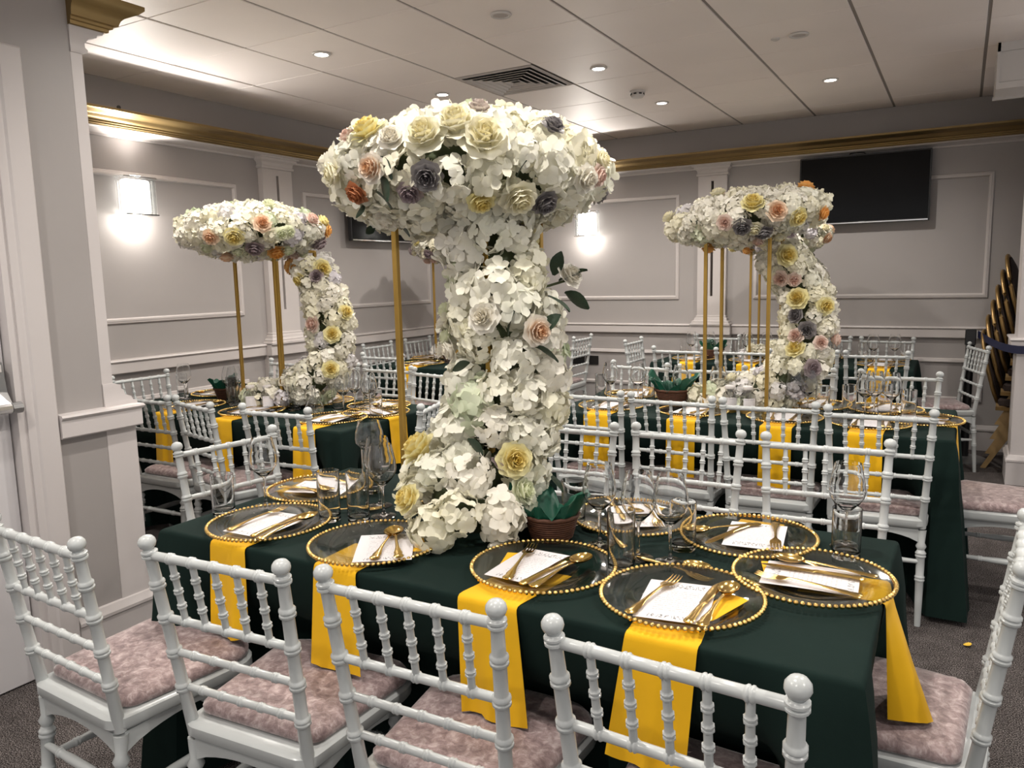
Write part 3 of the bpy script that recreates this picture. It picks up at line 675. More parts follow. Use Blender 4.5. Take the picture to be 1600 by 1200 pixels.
def card_mesh():
    me = bpy.data.meshes.new('menu_card'); n = 8; v = []; f = []; W, Hh = .145, .20
    for j in range(n + 1):
        t = j / n; z = .0016 * math.sin(PI * t)
        v += [(-W / 2, -Hh / 2 + Hh * t, z), (W / 2, -Hh / 2 + Hh * t, z)]
    m = len(v); v += [(a, b, c - .0006) for a, b, c in v]
    for j in range(n): f.append((2 * j, 2 * j + 1, 2 * j + 3, 2 * j + 2)); f.append((m + 2 * j + 2, m + 2 * j + 3, m + 2 * j + 1, m + 2 * j))
    for j in range(n): f.append((2 * j, 2 * j + 2, m + 2 * j + 2, m + 2 * j)); f.append((2 * j + 3, 2 * j + 1, m + 2 * j + 1, m + 2 * j + 3))
    f.append((1, 0, m, m + 1)); f.append((2 * n, 2 * n + 1, m + 2 * n + 1, m + 2 * n))
    me.from_pydata(v, [], f); uv = me.uv_layers.new(name='UVMap')
    for p in me.polygons:
        for li in p.loop_indices:
            c = me.vertices[me.loops[li].vertex_index].co; uv.data[li].uv = (c.x / W + .5, c.y / Hh + .5)
    me.materials.append(M['card']); return me
ME['card'] = card_mesh()
PZ = TZ + .004
def thing(name, key, loc, rz, label, cat, group): return tag(ob(name, ME[key], None, loc, (0, 0, rz)), label, cat, group)
def charger(x, y, label, group):
    e = empty('charger_plate', (x, y, PZ), random.uniform(0, 6), label, 'plate', group)
    ob('glass_disc', ME['plate'], e); ob('bead_rim', ME['beads'], e); return e
def napkin(px, py, ex, ey, o, wd, zb, label, group, seed, flare=1.0, curl=.0, twist=0.0):
    """napkin under the plate at (px,py), folding over the table edge at (ex,ey) and hanging; o = outward direction"""
    rnd = random.Random(seed); o = Vector((o[0], o[1], 0)); sdir = Vector((-o.y, o.x, 0))
    d = (Vector((ex, ey, 0)) - Vector((px, py, 0))).dot(o); back = Vector((ex, ey, 0)) - o * (d + .02); sh = (Vector((px, py, 0)) - back).dot(sdir)
    path = []
    for k in range(7):
        t = k / 6; path.append((back + sdir * (sh * (1 - t)) + o * ((d + .008) * t), TZ + .0026, 0.0))
    e0 = Vector((ex, ey, 0))
    path += [(e0 + o * .004, TZ + .0024, 0), (e0 + o * .0105, TZ - .002, .02), (e0 + o * .0135, TZ - .012, .05)]
    n = 9
    for k in range(1, n + 1):
        t = k / n; path.append((e0 + o * (.0135 + .012 * t), TZ - .012 - (TZ - .012 - zb) * t, .05 + t * .95))
    m = 10; p1, p2 = rnd.uniform(0, 6), rnd.uniform(0, 6); top = []
    for p, z, h in path:
        row = []
        for j in range(m + 1):
            s = (j / m - .5); w_ = wd * (1 + (flare - 1) * h)
            off = h * (.008 * math.sin(s * 9 + p1) + .004 * math.sin(s * 17 + p2) + curl * (1 - (2 * s) ** 2))
            lat = s * w_ if not curl else w_ * (s * (1 - h) + .5 * math.sin(PI * s) * h * .82)
            if curl: off = h * curl * math.cos(PI * s) + h * .006 * math.sin(s * 14 + p1)
            q = p + sdir * (lat + twist * h) + o * max(off, -.004 if h > .1 else 0)
            row.append((q.x, q.y, z + (.004 * math.sin(s * 7 + p2) * h)))
        top.append(row)
    g = G(); R = len(top); v = []
    th = .0012
    for sgn in (0, 1):
        for i, row in enumerate(top):
            for a, b, c in row:
                hh = path[i][2]; v.append((a, b, c)) if sgn == 0 else v.append((a - o.x * th * min(1, hh * 20), b - o.y * th * min(1, hh * 20), c - th * (1 - min(1, hh * 20))))
    f = []; K = R * (m + 1); up = (sdir.cross(o)).z
    for i in range(R - 1):
        for j in range(m):
            a, b, c, d_ = i * (m + 1) + j, i * (m + 1) + j + 1, (i + 1) * (m + 1) + j + 1, (i + 1) * (m + 1) + j
            f.append((a, d_, c, b)); f.append((K + a, K + b, K + c, K + d_))
        for j, fl in ((0, 0), (m, 1)):
            a, b = i * (m + 1) + j, (i + 1) * (m + 1) + j
            f.append((a, K + a, K + b, b) if not fl else (a, b, K + b, K + a))
    for i in (0, R - 1):
        for j in range(m):
            a, b = i * (m + 1) + j, i * (m + 1) + j + 1
            f.append((a, b, K + b, K + a) if i == 0 else (b, a, K + a, K + b))
    g.v = v; g.f = f
    return tag(ob('napkin', (g, 'napkin', 60)), label, 'napkin', group)
def fold_on_plate(x, y, rz, label, group, lx=.1, ly=.14):
    g = G().loops([[(-lx / 2, -ly / 2, 0), (lx / 2, -ly / 2, 0), (lx / 2, ly / 2, 0), (-lx / 2, ly / 2, 0)], [(-lx / 2, -ly / 2, .003), (lx / 2, -ly / 2, .003), (lx / 2, ly / 2, .003), (-lx / 2, ly / 2, .003)]])
    return g
ZC1, ZC2 = PZ + .0145, PZ + .0175
def setting(x, y, head, where, group_sfx, card=0.0, fork=(-.075, 0, .35), knife=(.055, .0, -.35), spoon=(.085, .0, -.4), off=(0, 0), extra=True, cardoff=(0, 0)):
    """head: heading from the seat towards the table centre, degrees"""
    a = math.radians(head) - PI / 2; R = Matrix.Rotation(a, 4, 'Z')
    def P(u, v, z): q = R @ Vector((u, v, 0)); return (x + q.x, y + q.y, z)
    charger(x, y, 'gold-beaded clear glass charger plate ' + where, 'charger plates ' + group_sfx)
    thing('menu_card', 'card', P(cardoff[0], cardoff[1], ZC1 - .001), a + card, 'printed white menu card on the charger plate ' + where, 'menu card', 'menu cards ' + group_sfx)
    for nm, k in (('fork', fork), ('knife', knife), ('spoon', spoon)):
        if k is None: continue
        thing(nm, nm, P(k[0], k[1], ZC2 + (.003 if len(k) > 3 else 0)), a + k[2], 'gold ' + nm + ' on the charger plate ' + where, nm, 'gold cutlery ' + group_sfx)

# ---- front table places
x0, x1, y0, y1 = TB['front']
F = 'on the front table'
def near(n): return ORD[n] + ' from left, near side of front table'
def front_place(px, py, where, card, items):
    charger(px, py, 'gold-beaded clear glass charger plate ' + where, 'charger plates ' + F)
    thing('menu_card', 'card', (card[0], card[1], ZC1 + .001), card[2], 'printed white menu card on the charger plate ' + where, 'menu card', 'menu cards ' + F)
    seen = {}
    for nm, x, y, a, dz in items:
        seen[nm] = seen.get(nm, 0) + 1
        thing(nm, nm, (x, y, ZC2 + .0025 + dz), a, ('gold ' if seen[nm] == 1 else 'second gold ') + nm + ' on the charger plate ' + where, nm, 'gold cutlery ' + F)
front_place(-1.70, 1.52, near(0), (-1.68, 1.497, .03), [('fork', -1.735, 1.51, .04, 0), ('knife', -1.635, 1.495, .1, 0), ('spoon', -1.60, 1.495, .06, 0)])
front_place(-1.31, 1.52, near(1), (-1.255, 1.495, .6), [('spoon', -1.262, 1.505, .42, 0), ('spoon', -1.23, 1.51, .72, .006)])
front_place(-.835, 1.57, near(2), (-.853, 1.55, -.02), [('fork', -.885, 1.55, .22, 0), ('knife', -.80, 1.535, -.15, 0), ('spoon', -.77, 1.54, -.17, 0)])
front_place(-.49, 1.55, near(3), (-.487, 1.51, .16), [('fork', -.535, 1.51, -.14, 0), ('knife', -.43, 1.515, -.02, 0), ('spoon', -.403, 1.52, -.02, 0)])
front_place(-.262, 1.785, 'at right end of front table', (-.262, 1.765, PI / 2 + .06), [('fork', -.262, 1.705, 1.47, 0), ('knife', -.262, 1.79, 1.6, 0), ('spoon', -.245, 1.83, 1.5, 0)])
front_place(-.455, 2.0, 'rightmost, far side of front table', (-.435, 2.0, PI + .12), [('spoon', -.52, 2.0, PI - .75, 0), ('knife', -.495, 1.97, PI - .3, 0), ('fork', -.385, 2.0, PI + .2, 0)])
front_place(-.78, 2.02, 'behind the wine glasses on front table', (-.78, 2.02, PI + .5), [('fork', -.72, 2.02, PI + .5, 0), ('knife', -.83, 2.02, PI + .6, 0), ('spoon', -.80, 2.05, PI + .55, 0)])
front_place(-1.83, 1.86, 'at left end of front table', (-1.82, 1.86, -PI / 2 + .3), [('fork', -1.83, 1.92, -PI / 2 + .1, 0), ('knife', -1.83, 1.81, -PI / 2 + .15, 0), ('spoon', -1.83, 1.79, -PI / 2, 0)])
G1 = 'yellow napkins on the front table'
napkin(-1.70, 1.5, -1.69, y0, (0, -1), .135, .50, 'yellow napkin hanging at the first place, near side of front table', G1, 1, 1.05)
napkin(-1.31, 1.5, -1.305, y0, (0, -1), .135, .50, 'yellow napkin hanging at the second place, near side of front table', G1, 2, 1.15)
napkin(-.835, 1.55, -.865, y0, (0, -1), .15, .497, 'yellow napkin hanging at the third place, near side of front table', G1, 3, 1.1, 0, .02)
napkin(-.49, 1.53, -.47, y0, (0, -1), .145, .497, 'yellow napkin hanging at the fourth place, near side of front table', G1, 4, 1.15, 0, -.03)
napkin(-.262, 1.785, x1, 1.80, (1, 0), .13, .50, 'yellow napkin curling over the right end of the front table', G1, 5, 1.25, .085)
napkin(-.455, 2.0, -.455, y1, (0, 1), .12, .52, 'yellow napkin at the rightmost far-side place of front table', G1, 6)
napkin(-.78, 2.0, -.80, y1, (0, 1), .12, .52, 'yellow napkin at the far-side place behind the wine glasses', G1, 7)
napkin(-1.83, 1.86, x0, 1.86, (-1, 0), .12, .52, 'yellow napkin at the left end of the front table', G1, 8)
# flattened napkin corners peeping out from under menu cards
for (x, y, a, wx, wy, t) in ((-1.225, 1.535, .75, .11, .11, 'second place, near side'), (-.40, 1.53, -.3, .05, .14, 'fourth place, near side'), (-.91, 1.56, .3, .06, .12, 'third place, near side'), (-.40, 1.99, .5, .05, .14, 'rightmost far-side place'), (-.335, 1.79, .3, .07, .10, 'right-end place')):
    g = G().box(-wx / 2, wx / 2, -wy / 2, wy / 2, 0, .002, .0008)
    tag(ob('napkin_fold', (g, 'napkin', 0), None, (x, y, PZ + .0108), (0, 0, a)), 'yellow napkin corner on the front table plate, ' + t, 'napkin', G1)
# dessert cutlery above plates and glasses
for nm, x, y, a, t in (('spoon', -.44, 1.73, 1.35, 'loose between two plates, tilted, right of the front glasses'), ('fork', -.56, 1.715, -1.95, 'lying above the fourth plate of the front table'), ('fork', -.33, 1.90, 1.3, 'beside the tumbler at the right of front table'), ('fork', -1.60, 1.73, -.95, 'between left glasses and plates of front table'), ('spoon', -.80, 1.86, .9, 'loose by the green tissue basket')):
    thing(nm, nm, (x, y, TZ + .003), a, 'gold dessert ' + nm + ' ' + t, nm, 'gold cutlery ' + F)
for nm, k, x, y, t in (('wine_glass', 'wine', -.787, 1.796, 'tall clear wine glass nearest the green tissue basket'), ('tumbler', 'tumbler', -.672, 1.66, 'clear highball tumbler in front of the right wine glasses'), ('wine_glass', 'wine', -.586, 1.763, 'clear wine glass at the right of the front cluster'),
                    ('tumbler', 'short', -.588, 1.868, 'short tumbler behind the right wine glass of the front cluster'), ('wine_glass', 'wine', -.665, 1.755, 'clear wine glass in the middle of the front cluster'), ('wine_glass', 'wine', -.225, 2.06, 'clear wine glass near the right corner of front table'),
                    ('tumbler', 'short', -.215, 1.985, 'clear tumbler before the wine glass at the right corner'), ('tumbler', 'tumbler', -1.586, 1.645, 'clear tumbler between the two leftmost near-side plates'), ('tumbler', 'tumbler', -1.67, 1.94, 'clear tumbler far back at left of front table'),
                    ('wine_glass', 'balloon', -1.77, 2.05, 'wide balloon wine glass at back left of front table'), ('wine_glass', 'wine', -1.545, 1.825, 'clear wine glass left of the gold pole on front table'), ('wine_glass', 'wine', -1.465, 1.745, 'clear wine glass closest to the front flower base'),
                    ('tumbler', 'tumbler', -1.50, 1.675, 'highball tumbler standing beside the second near-side plate'), ('wine_glass', 'wine', -1.875, 1.665, 'clear wine glass at the left corner of front table'), ('tumbler', 'short', -1.925, 1.545, 'clear tumbler at the left corner of front table'), ('tumbler', 'short', -.93, 1.94, 'clear tumbler behind the green tissue on front table')):
    thing(nm, k, (x, y, TZ + .001), 0, t, 'glass', 'glassware on the front table')

def basket(x, y, s, label, tlabel, seed):
    rnd = random.Random(seed); e = empty('basket', (x, y, TZ + .001), 0, label, 'basket', 'brown baskets')
    prof = [(.001, 0), (.052, 0)]
    n = 9
    for k in range(n):
        z = .004 + k * .0062; r = .055 + .016 * k / n; prof += [(r, z), (r + .0035, z + .0016), (r + .0035, z + .0042), (r, z + .0058)]
    prof += [(.076, .062), (.078, .067), (.074, .07), (.068, .064), (.05, .008), (.001, .008)]
    ob('woven_body', (G().lathe([(r * s, z * s) for r, z in prof], 30, (0, 0, 0), False, False), 'brown', 40), e)
    ob('rim', (G().tube([(.0755 * s * math.cos(t * PI / 12), .0755 * s * math.sin(t * PI / 12), (.067 + .002 * (t % 2)) * s) for t in range(25)], .0045 * s, 6), 'brown', 60), e)
    N_ = 40; rings = []; q1, q2, q3 = rnd.uniform(0, 6), rnd.uniform(0, 6), rnd.uniform(0, 6)
    pk = [.5 * math.sin(2 * (2 * PI * i / N_) + q1) + .35 * math.sin(5 * (2 * PI * i / N_) + q2) + .2 * math.sin(9 * (2 * PI * i / N_) + q3) for i in range(N_)]
    for q, (r, z) in enumerate(((.045, .012), (.058, .04), (.07, .06), (.08, .08), (.094, .1))):
        t = q / 4; rings.append([(s * r * math.cos(2 * PI * i / N_) * (1 + t * (.22 * pk[i] + .1 * math.sin(i * 1.9 + q3)) + rnd.uniform(-.05, .05)), s * r * math.sin(2 * PI * i / N_) * (1 + t * (.22 * pk[i] + .1 * math.sin(i * 1.9 + q3)) + rnd.uniform(-.05, .05)), s * (z + t * t * .045 * pk[i] + rnd.uniform(-.004, .004))) for i in range(N_)])
    inner = [[(a * .93, b * .93, c - .003) for a, b, c in r] for r in reversed(rings)]
    tag(ob('tissue_paper', (G().loops(rings + inner, False, True), 'green_tissue', 30), None, (x, y, TZ + .012)), tlabel, 'tissue paper', 'green tissue in baskets')
basket(-.93, 1.80, 1.0, 'brown woven basket beside the front flower base', 'crumpled dark green tissue in the basket beside front flowers', 3)

# ------------------------------------------------------------------ places on the other tables
def row_settings(key, pts):
    gs = 'on the ' + key + ' table'
    for n, (x, y, head, ex, ey, wh) in enumerate(pts):
        setting(x, y, head, wh + ', ' + key + ' table', gs, random.uniform(-.3, .3), (-.05, 0, random.uniform(-.3, .2)), (.05, 0, random.uniform(-.4, .2)), (.078, 0, random.uniform(-.4, .2)))
        a = math.radians(head); o = (-round(math.cos(a)), -round(math.sin(a)))
        napkin(x, y, ex, ey, o, .14, .45 if o[1] < 0 else .52, 'yellow napkin hanging ' + wh + ', ' + key + ' table', 'yellow napkins ' + gs, 50 + n, random.uniform(1, 1.15))
        fx, fy = math.cos(a), math.sin(a); rx, ry = fy, -fx
        for q, (u, v, k, nm) in enumerate(((.07, .205, 'wine', 'wine_glass'), (.145, .165, 'tumbler', 'tumbler'))):
            thing(nm, k, (x + fx * v + rx * u, y + fy * v + ry * u, TZ + .001), 0, 'clear ' + nm.replace('_', ' ') + ' standing ' + wh + ', ' + key + ' table', 'glass', 'glassware ' + gs)
def sides(key, xs_n, xs_f, left=None, right=None):
    x0, x1, y0, y1 = TB[key]; P = []
    for k, x in enumerate(xs_n): P.append((x, y0 + .19, 90, x, y0, ORD[k] + ' from left, near side'))
    for k, x in enumerate(xs_f): P.append((x, y1 - .19, -90, x, y1, ORD[k] + ' from left, far side'))
    if left: P.append((x0 + .19, left, 0, x0, left, 'at left end'))
    if right: P.append((x1 - .13, right, 180, x1, right, 'at right end'))
    row_settings(key, P)
sides('left middle', (-3.78, -3.30, -2.72), (-4.05, -3.6, -3.17, -2.76), None, 3.29 - .18)
sides('right middle', (-1.58, -1.14, -.70, -.33), (-1.6, -1.2, -.62, -.3), None, 3.95)
sides('far right', (-1.86, -1.4, -.95, -.48), (-1.86, -1.4, -.95, -.48))
P = [(-3.82, 4.95 + .19, 90, -3.82, 4.95, 'at near end')]
for k, y in enumerate((5.55, 6.05, 6.5)): P.append((-4.03, y, 0, -4.22, y, ORD[k] + ' along wall side')); P.append((-3.6, y, 180, -3.41, y, ORD[k] + ' along room side'))
row_settings('far left', P)
basket(-3.88, 3.2, 1.0, 'brown basket at the foot of the left flower stand', 'dark green tissue peaked in the left middle table basket', 5)
basket(-3.62, 3.22, .8, 'small brown basket right of the left stand pole', 'dark green tissue rounded in the smaller left basket', 6)
basket(-1.32, 4.0, 1.25, 'brown basket left of the right flower stand', 'wide dark green tissue in the right middle table basket', 8)
basket(-3.72, 5.42, 1.2, 'brown basket on the far left table', 'dark green tissue in the far left table basket', 9)
basket(-1.75, 6.35, 1.1, 'brown basket on the far right table', 'dark green tissue in the far right table basket', 12)
def jar(x, y, label, rz=0.5):
    e = empty('favour_bottle', (x, y, TZ + .001), rz, label, 'bottle', 'labelled glass bottles')
    ob('glass_body', (G().lathe([(.001, 0), (.035, 0), (.038, .006), (.038, .085), (.03, .1), (.022, .106), (.022, .12), (.02, .12), (.02, .107), (.036, .084), (.036, .008), (.001, .006)], 20, (0, 0, 0), False, False), 'glass', 50), e)
    ob('lid', (G().lathe([(.023, .118), (.0245, .12), (.0245, .133), (.021, .136)], 20), 'offwhite', 50), e)
    n = 9; r = .0388; ring = lambda z, rr: [(rr * math.cos(-PI / 2 + (k / (n - 1) - .5) * 1.7), rr * math.sin(-PI / 2 + (k / (n - 1) - .5) * 1.7), z) for k in range(n)]
    me = mesh('label', G().loops([ring(.018, r), ring(.078, r)], False, False, False), 'card', 60); uv = me.uv_layers.new(name='UVMap')
    for p in me.polygons:
        for li in p.loop_indices:
            i = me.loops[li].vertex_index; uv.data[li].uv = ((i % n) / (n - 1), i // n)
    ob('label', me, e)
jar(-.99, 3.90, 'left of two labelled glass bottles under the right flowers'); jar(-.90, 3.90, 'right of two labelled glass bottles under the right flowers')
jar(-3.42, 2.98, 'left of two labelled glass bottles under the left flowers', .9); jar(-3.33, 3.02, 'right of two labelled glass bottles under the left flowers', .9)
e = tag(ob('decanter', (G().lathe([(.001, 0), (.03, 0), (.048, .02), (.05, .045), (.035, .075), (.012, .1), (.009, .14), (.013, .16), (.011, .16), (.007, .14), (.01, .1), (.033, .074), (.047, .045), (.045, .02), (.001, .003)], 26, (0, 0, 0), False, False), 'glass', 60), None, (-2.93, 2.97, TZ + .001)), 'small round glass decanter near the left flower base', 'decanter')

# ------------------------------------------------------------------ flowers
def petal_patch(g, o, d, n, L, W, cup, curl=0.0, nu=2, nv=4):
    """petal from o along d, surface normal n"""
    d = d.normalized(); s = d.cross(n).normalized(); n = s.cross(d).normalized(); rows = []
    for j in range(nv + 1):
        t = j / nv; w_ = W * (.3 + .7 * (t / .58) ** .8) if t < .58 else W * math.sqrt(max(.05, 1 - ((t - .58) / .46) ** 2))
        row = []
        for i in range(nu + 1):
            u = -1 + 2 * i / nu
            p = o + d * (L * t * (1 - .1 * u * u * t)) + s * (u * w_) + n * (cup * (u * u * .55 * t) + curl * t * t)
            row.append(p)
        rows.append(row)
    k = len(g.v); g.v += [tuple(p) for r in rows for p in r]; m = nu + 1
    for j in range(nv):
        for i in range(nu): g.f.append((k + j * m + i, k + j * m + i + 1, k + (j + 1) * m + i + 1, k + (j + 1) * m + i))
def fib(n, top=1.0, bot=-.25):
    out = []
    for k in range(n):
        z = top - (top - bot) * (k + .5) / n; a = k * 2.399963; r = math.sqrt(max(0, 1 - z * z)); out.append(Vector((r * math.cos(a), r * math.sin(a), z)))
    return out
def hydrangea(nf, R, fs, seed, m):
    rnd = random.Random(seed); g = G()
    for p in fib(nf, 1, -.35):
        n = (p + Vector((rnd.uniform(-.4, .4), rnd.uniform(-.4, .4), rnd.uniform(-.3, .3)))).normalized()
        c = Vector((p.x, p.y, p.z * .85)) * R * rnd.uniform(.8, 1.15); a0 = rnd.uniform(0, PI); t1 = n.orthogonal().normalized(); t2 = n.cross(t1); f_ = fs * rnd.uniform(.8, 1.2)
        tip = rnd.uniform(.0, .35)
        for k in range(4):
            a = a0 + k * PI / 2 + rnd.uniform(-.12, .12); d = t1 * math.cos(a) + t2 * math.sin(a) + n * (tip + rnd.uniform(-.12, .2))
            petal_patch(g, c + n * (.0015 * (k % 2)), d, n, f_, f_ * .5, f_ * rnd.uniform(-.1, .35), f_ * rnd.uniform(-.4, .15))
    return mesh('hydrangea_head', g, m, 180)
HY = {}
for nm in ('white', 'cream', 'lilac', 'green'):
    HY['big_' + nm] = [hydrangea(24, .056, .0275, 31 + k, 'hyd_' + nm) for k in range(3)]
    HY['small_' + nm] = [hydrangea(24, .046, .021, 61 + k, 'hyd_' + nm) for k in range(3)]
def rose_mesh(m, seed=1, peony=False):
    """unit-radius rose, opening towards +z"""
    rnd = random.Random(seed); g = G(); up = Vector((0, 0, 1))
    layers = ((3, .10, .78, .26, .22, 1.52), (4, .22, .74, .36, .36, 1.45), (5, .36, .68, .46, .46, 1.33), (5, .52, .58, .58, .52, 1.15), (6, .66, .42, .62, .52, .88), (7, .76, .22, .60, .46, .5))
    for li, (n, r, zt, W, L, tilt) in enumerate(layers):
        for k in range(n):
            a = 2 * PI * k / n + li * .7 + rnd.uniform(-.12, .12); rad = Vector((math.cos(a), math.sin(a), 0))
            o = rad * (r * .55) + up * (-.35 + .1 * (5 - li))
            tl = tilt + rnd.uniform(-.12, .12); d = rad * math.cos(tl) * 1.0 + up * math.sin(tl) * (1.0 + .2)
            inn = (-rad * math.sin(tl) + up * math.cos(tl))
            petal_patch(g, o, d, inn, L + .35, W, (.55 - .05 * li) * W, -(.03 + .045 * li), 4, 6)
    g.lathe([(.02, -.62), (.3, -.55), (.5, -.3), (.42, -.1), (.05, .1)], 10)
    return mesh('rose', g, m, 180)
RM = {k: rose_mesh('rose_' + k, 3 + i) for i, k in enumerate(ROSE)}
def leaf_mesh():
    g = G(); rows = []
    for j in range(7):
        t = j / 6; w_ = .3 * math.sin(PI * min(1, t * .95 + .03)) ** .8
        rows.append([(-w_, t, .06 * math.sin(PI * t) + .06), (0, t, .06 * math.sin(PI * t)), (w_, t, .06 * math.sin(PI * t) + .06)])
    g.loops(rows, False, False, False); return mesh('leaf', g, 'leaf', 180)
LEAF = leaf_mesh()
def orient(n, spin):
    n = Vector(n).normalized(); q = Vector((0, 0, 1)).rotation_difference(n); return (q @ Quaternion((0, 0, 1), spin)).to_matrix().to_4x4()
def arrangement(label, stand, el, path, roses, big, seed, mix, sp, extra_roses=(), leaves=(), tilt=0.0):
    """stand: (x, y) centre of the gold stand; el: (centre, radii); path: trailing column (x,y,z,r)"""
    rnd = random.Random(seed); sx, sy = stand
    e = empty('floral_centrepiece', (sx, sy, TZ), 0, label, 'flower arrangement', 'tall flower stands')
    B = Vector((sx, sy, TZ)); c = Vector(el[0]); R = Vector(el[1]); hs = .155
    pole = mesh('pole', G().box(-.0085, .0085, -.0085, .0085, .003, .875, .002), 'pole', 0)
    for z, nm in ((.002, 'base_frame'), (.865, 'top_frame')):
        g = G()
        for a in (-1, 1):
            g.box(-hs, hs, a * hs - .008, a * hs + .008, z, z + .014); g.box(a * hs - .008, a * hs + .008, -hs, hs, z, z + .014)
        fo = ob(nm, (g, 'pole', 0), e)
        if nm == 'base_frame':
            for ax in (-1, 1):
                for ay in (-1, 1): ob('pole', pole, fo, (ax * hs, ay * hs, 0))
    # foam core the stems are pushed into
    g = G(); n1, n2 = 20, 10; rings = []
    for k in range(n2 + 1):
        a = -PI / 2 + PI * k / n2; cr = max(.02, math.cos(a)); rings.append([(c.x - sx + R.x * .82 * cr * math.cos(2 * PI * i / n1), c.y - sy + R.y * .82 * cr * math.sin(2 * PI * i / n1), c.z - TZ + R.z * .8 * math.sin(a)) for i in range(n1)])
    def shear(q): return q + Vector((0, 0, tilt * ((q.x - c.x) * .866 + (q.y - c.y) * .5)))
    g.loops(rings); g.v = [tuple(shear(Vector(p) + B) - B) for p in g.v]; ob('foam_core', (g, 'stem', 180), e)
    pts = [Vector(p[:3]) - B for p in path]; ob('column_core', (G().tube(pts, [p[3] * .62 for p in path], 10), 'stem', 180), e)
    taken = []
    fr = 1.0 if big else .8
    for (x, y, z, nx, ny, nz, r, col) in list(roses) + list(extra_roses):
        q = Vector((x, y, z)); n = Vector((nx, ny, nz)).normalized(); n = (n + Vector((0, 0, .12)) + Vector((rnd.uniform(-.15, .15), rnd.uniform(-.15, .15), rnd.uniform(-.1, .1)))).normalized()
        r = max(r, .026) * 1.12; nn = Vector((nx, ny, nz))
        u = Vector([(q - c)[k] / R[k] for k in range(3)])
        if u.length < 1.35 and q.z > c.z - R.z * 1.3: u.normalize(); q = shear(c + Vector([u[k] * R[k] for k in range(3)])); nn = Vector([u[k] / R[k] for k in range(3)]).normalized()
        else:
            p_ = min(path, key=lambda p: (q - Vector(p[:3])).length - p[3]); ax_ = Vector(p_[:3]); nn = (q - ax_).normalized(); q = ax_ + nn * p_[3]
        n = (nn + Vector((0, 0, .1)) + Vector((rnd.uniform(-.15, .15), rnd.uniform(-.15, .15), rnd.uniform(-.1, .1)))).normalized()
        pos = q + nn * (.036 * fr)
        ob('rose', RM[col], e, mtx=Matrix.Translation(pos - B) @ orient(n, rnd.uniform(0, 6)) @ Matrix.Scale(r, 4)); taken.append((pos, r))
    cand = []
    N_ = int(4 * PI * (((R.x * R.y) ** 1.6 + 2 * (R.x * R.z) ** 1.6) / 3) ** (1 / 1.6) / (sp * sp * .92))
    for p in fib(N_ * 6, 1, -1):      # thin out to an even spread on the ellipsoid
        q = c + Vector((p.x * R.x, p.y * R.y, p.z * R.z)); n = Vector((p.x / R.x, p.y / R.y, p.z / R.z)).normalized(); cand.append((q, n))
    for a, b in zip(path[:-1], path[1:]):
        A, Bv = Vector(a[:3]), Vector(b[:3]); ax = (Bv - A).normalized(); u = ax.orthogonal().normalized(); v = ax.cross(u)
        for s in range(4):
            t = s / 4; o = A.lerp(Bv, t); r = a[3] + (b[3] - a[3]) * t
            for k in range(22):
                th = 2 * PI * (k + .5 * (s % 2)) / 22; n = u * math.cos(th) + v * math.sin(th); cand.append((o + n * r, n))
    la = Vector(path[-1][:3]); lb = path[-1][3]
    for p in fib(30, 1, -1): cand.append((la + p * lb, p))
    cand = [(shear(q) if q.z > c.z - R.z * 1.02 and (q - c).xy.length < R.x * 1.02 and abs(q.z - c.z) <= R.z * 1.01 else q, n) for q, n in cand]
    rnd.shuffle(cand); keep = []
    for q, n in cand:
        if q.z < TZ + .028: continue
        qs = q - Vector((0, 0, tilt * ((q.x - c.x) * .866 + (q.y - c.y) * .5)))
        inside = sum(((qs - c)[k] / R[k]) ** 2 for k in range(3)) < .93 or any((q - Vector(p[:3])).length < p[3] * .8 for p in path)
        if inside: continue
        if any((q - k[0]).length_squared < (sp * .96) ** 2 for k in keep): continue
        if any((q + n * .03 - t).length < r * .95 + sp * .18 for t, r in taken): continue
        keep.append((q, n))
    keep = keep[:299]
    for q, n in keep:
        col = rnd.choices([m[0] for m in mix], [m[1] for m in mix])[0]
        if col in RM:
            ob('rose', RM[col], e, mtx=Matrix.Translation(q + n * .03 * fr - B) @ orient(n, rnd.uniform(0, 6)) @ Matrix.Scale(rnd.uniform(.03, .042), 4)); continue
        me = rnd.choice(HY[('big_' if big else 'small_') + col[2:]]); s = rnd.uniform(.85, 1.15)
        ob('hydrangea_head', me, e, mtx=Matrix.Translation(q - n * .012 - B) @ orient(n + Vector((rnd.uniform(-.2, .2), rnd.uniform(-.2, .2), rnd.uniform(-.1, .2))), rnd.uniform(0, 6)) @ Matrix.Scale(s, 4))
    for (x, y, z, dx, dy, dz, L) in leaves:
        d = Vector((dx, dy, dz)).normalized(); q = Vector((0, 1, 0)).rotation_difference(d)
        ob('leaf', LEAF, e, mtx=Matrix.Translation(Vector((x, y, z)) - B) @ (q @ Quaternion((0, 1, 0), rnd.uniform(-.6, .6))).to_matrix().to_4x4() @ Matrix.Scale(L, 4))
    return e
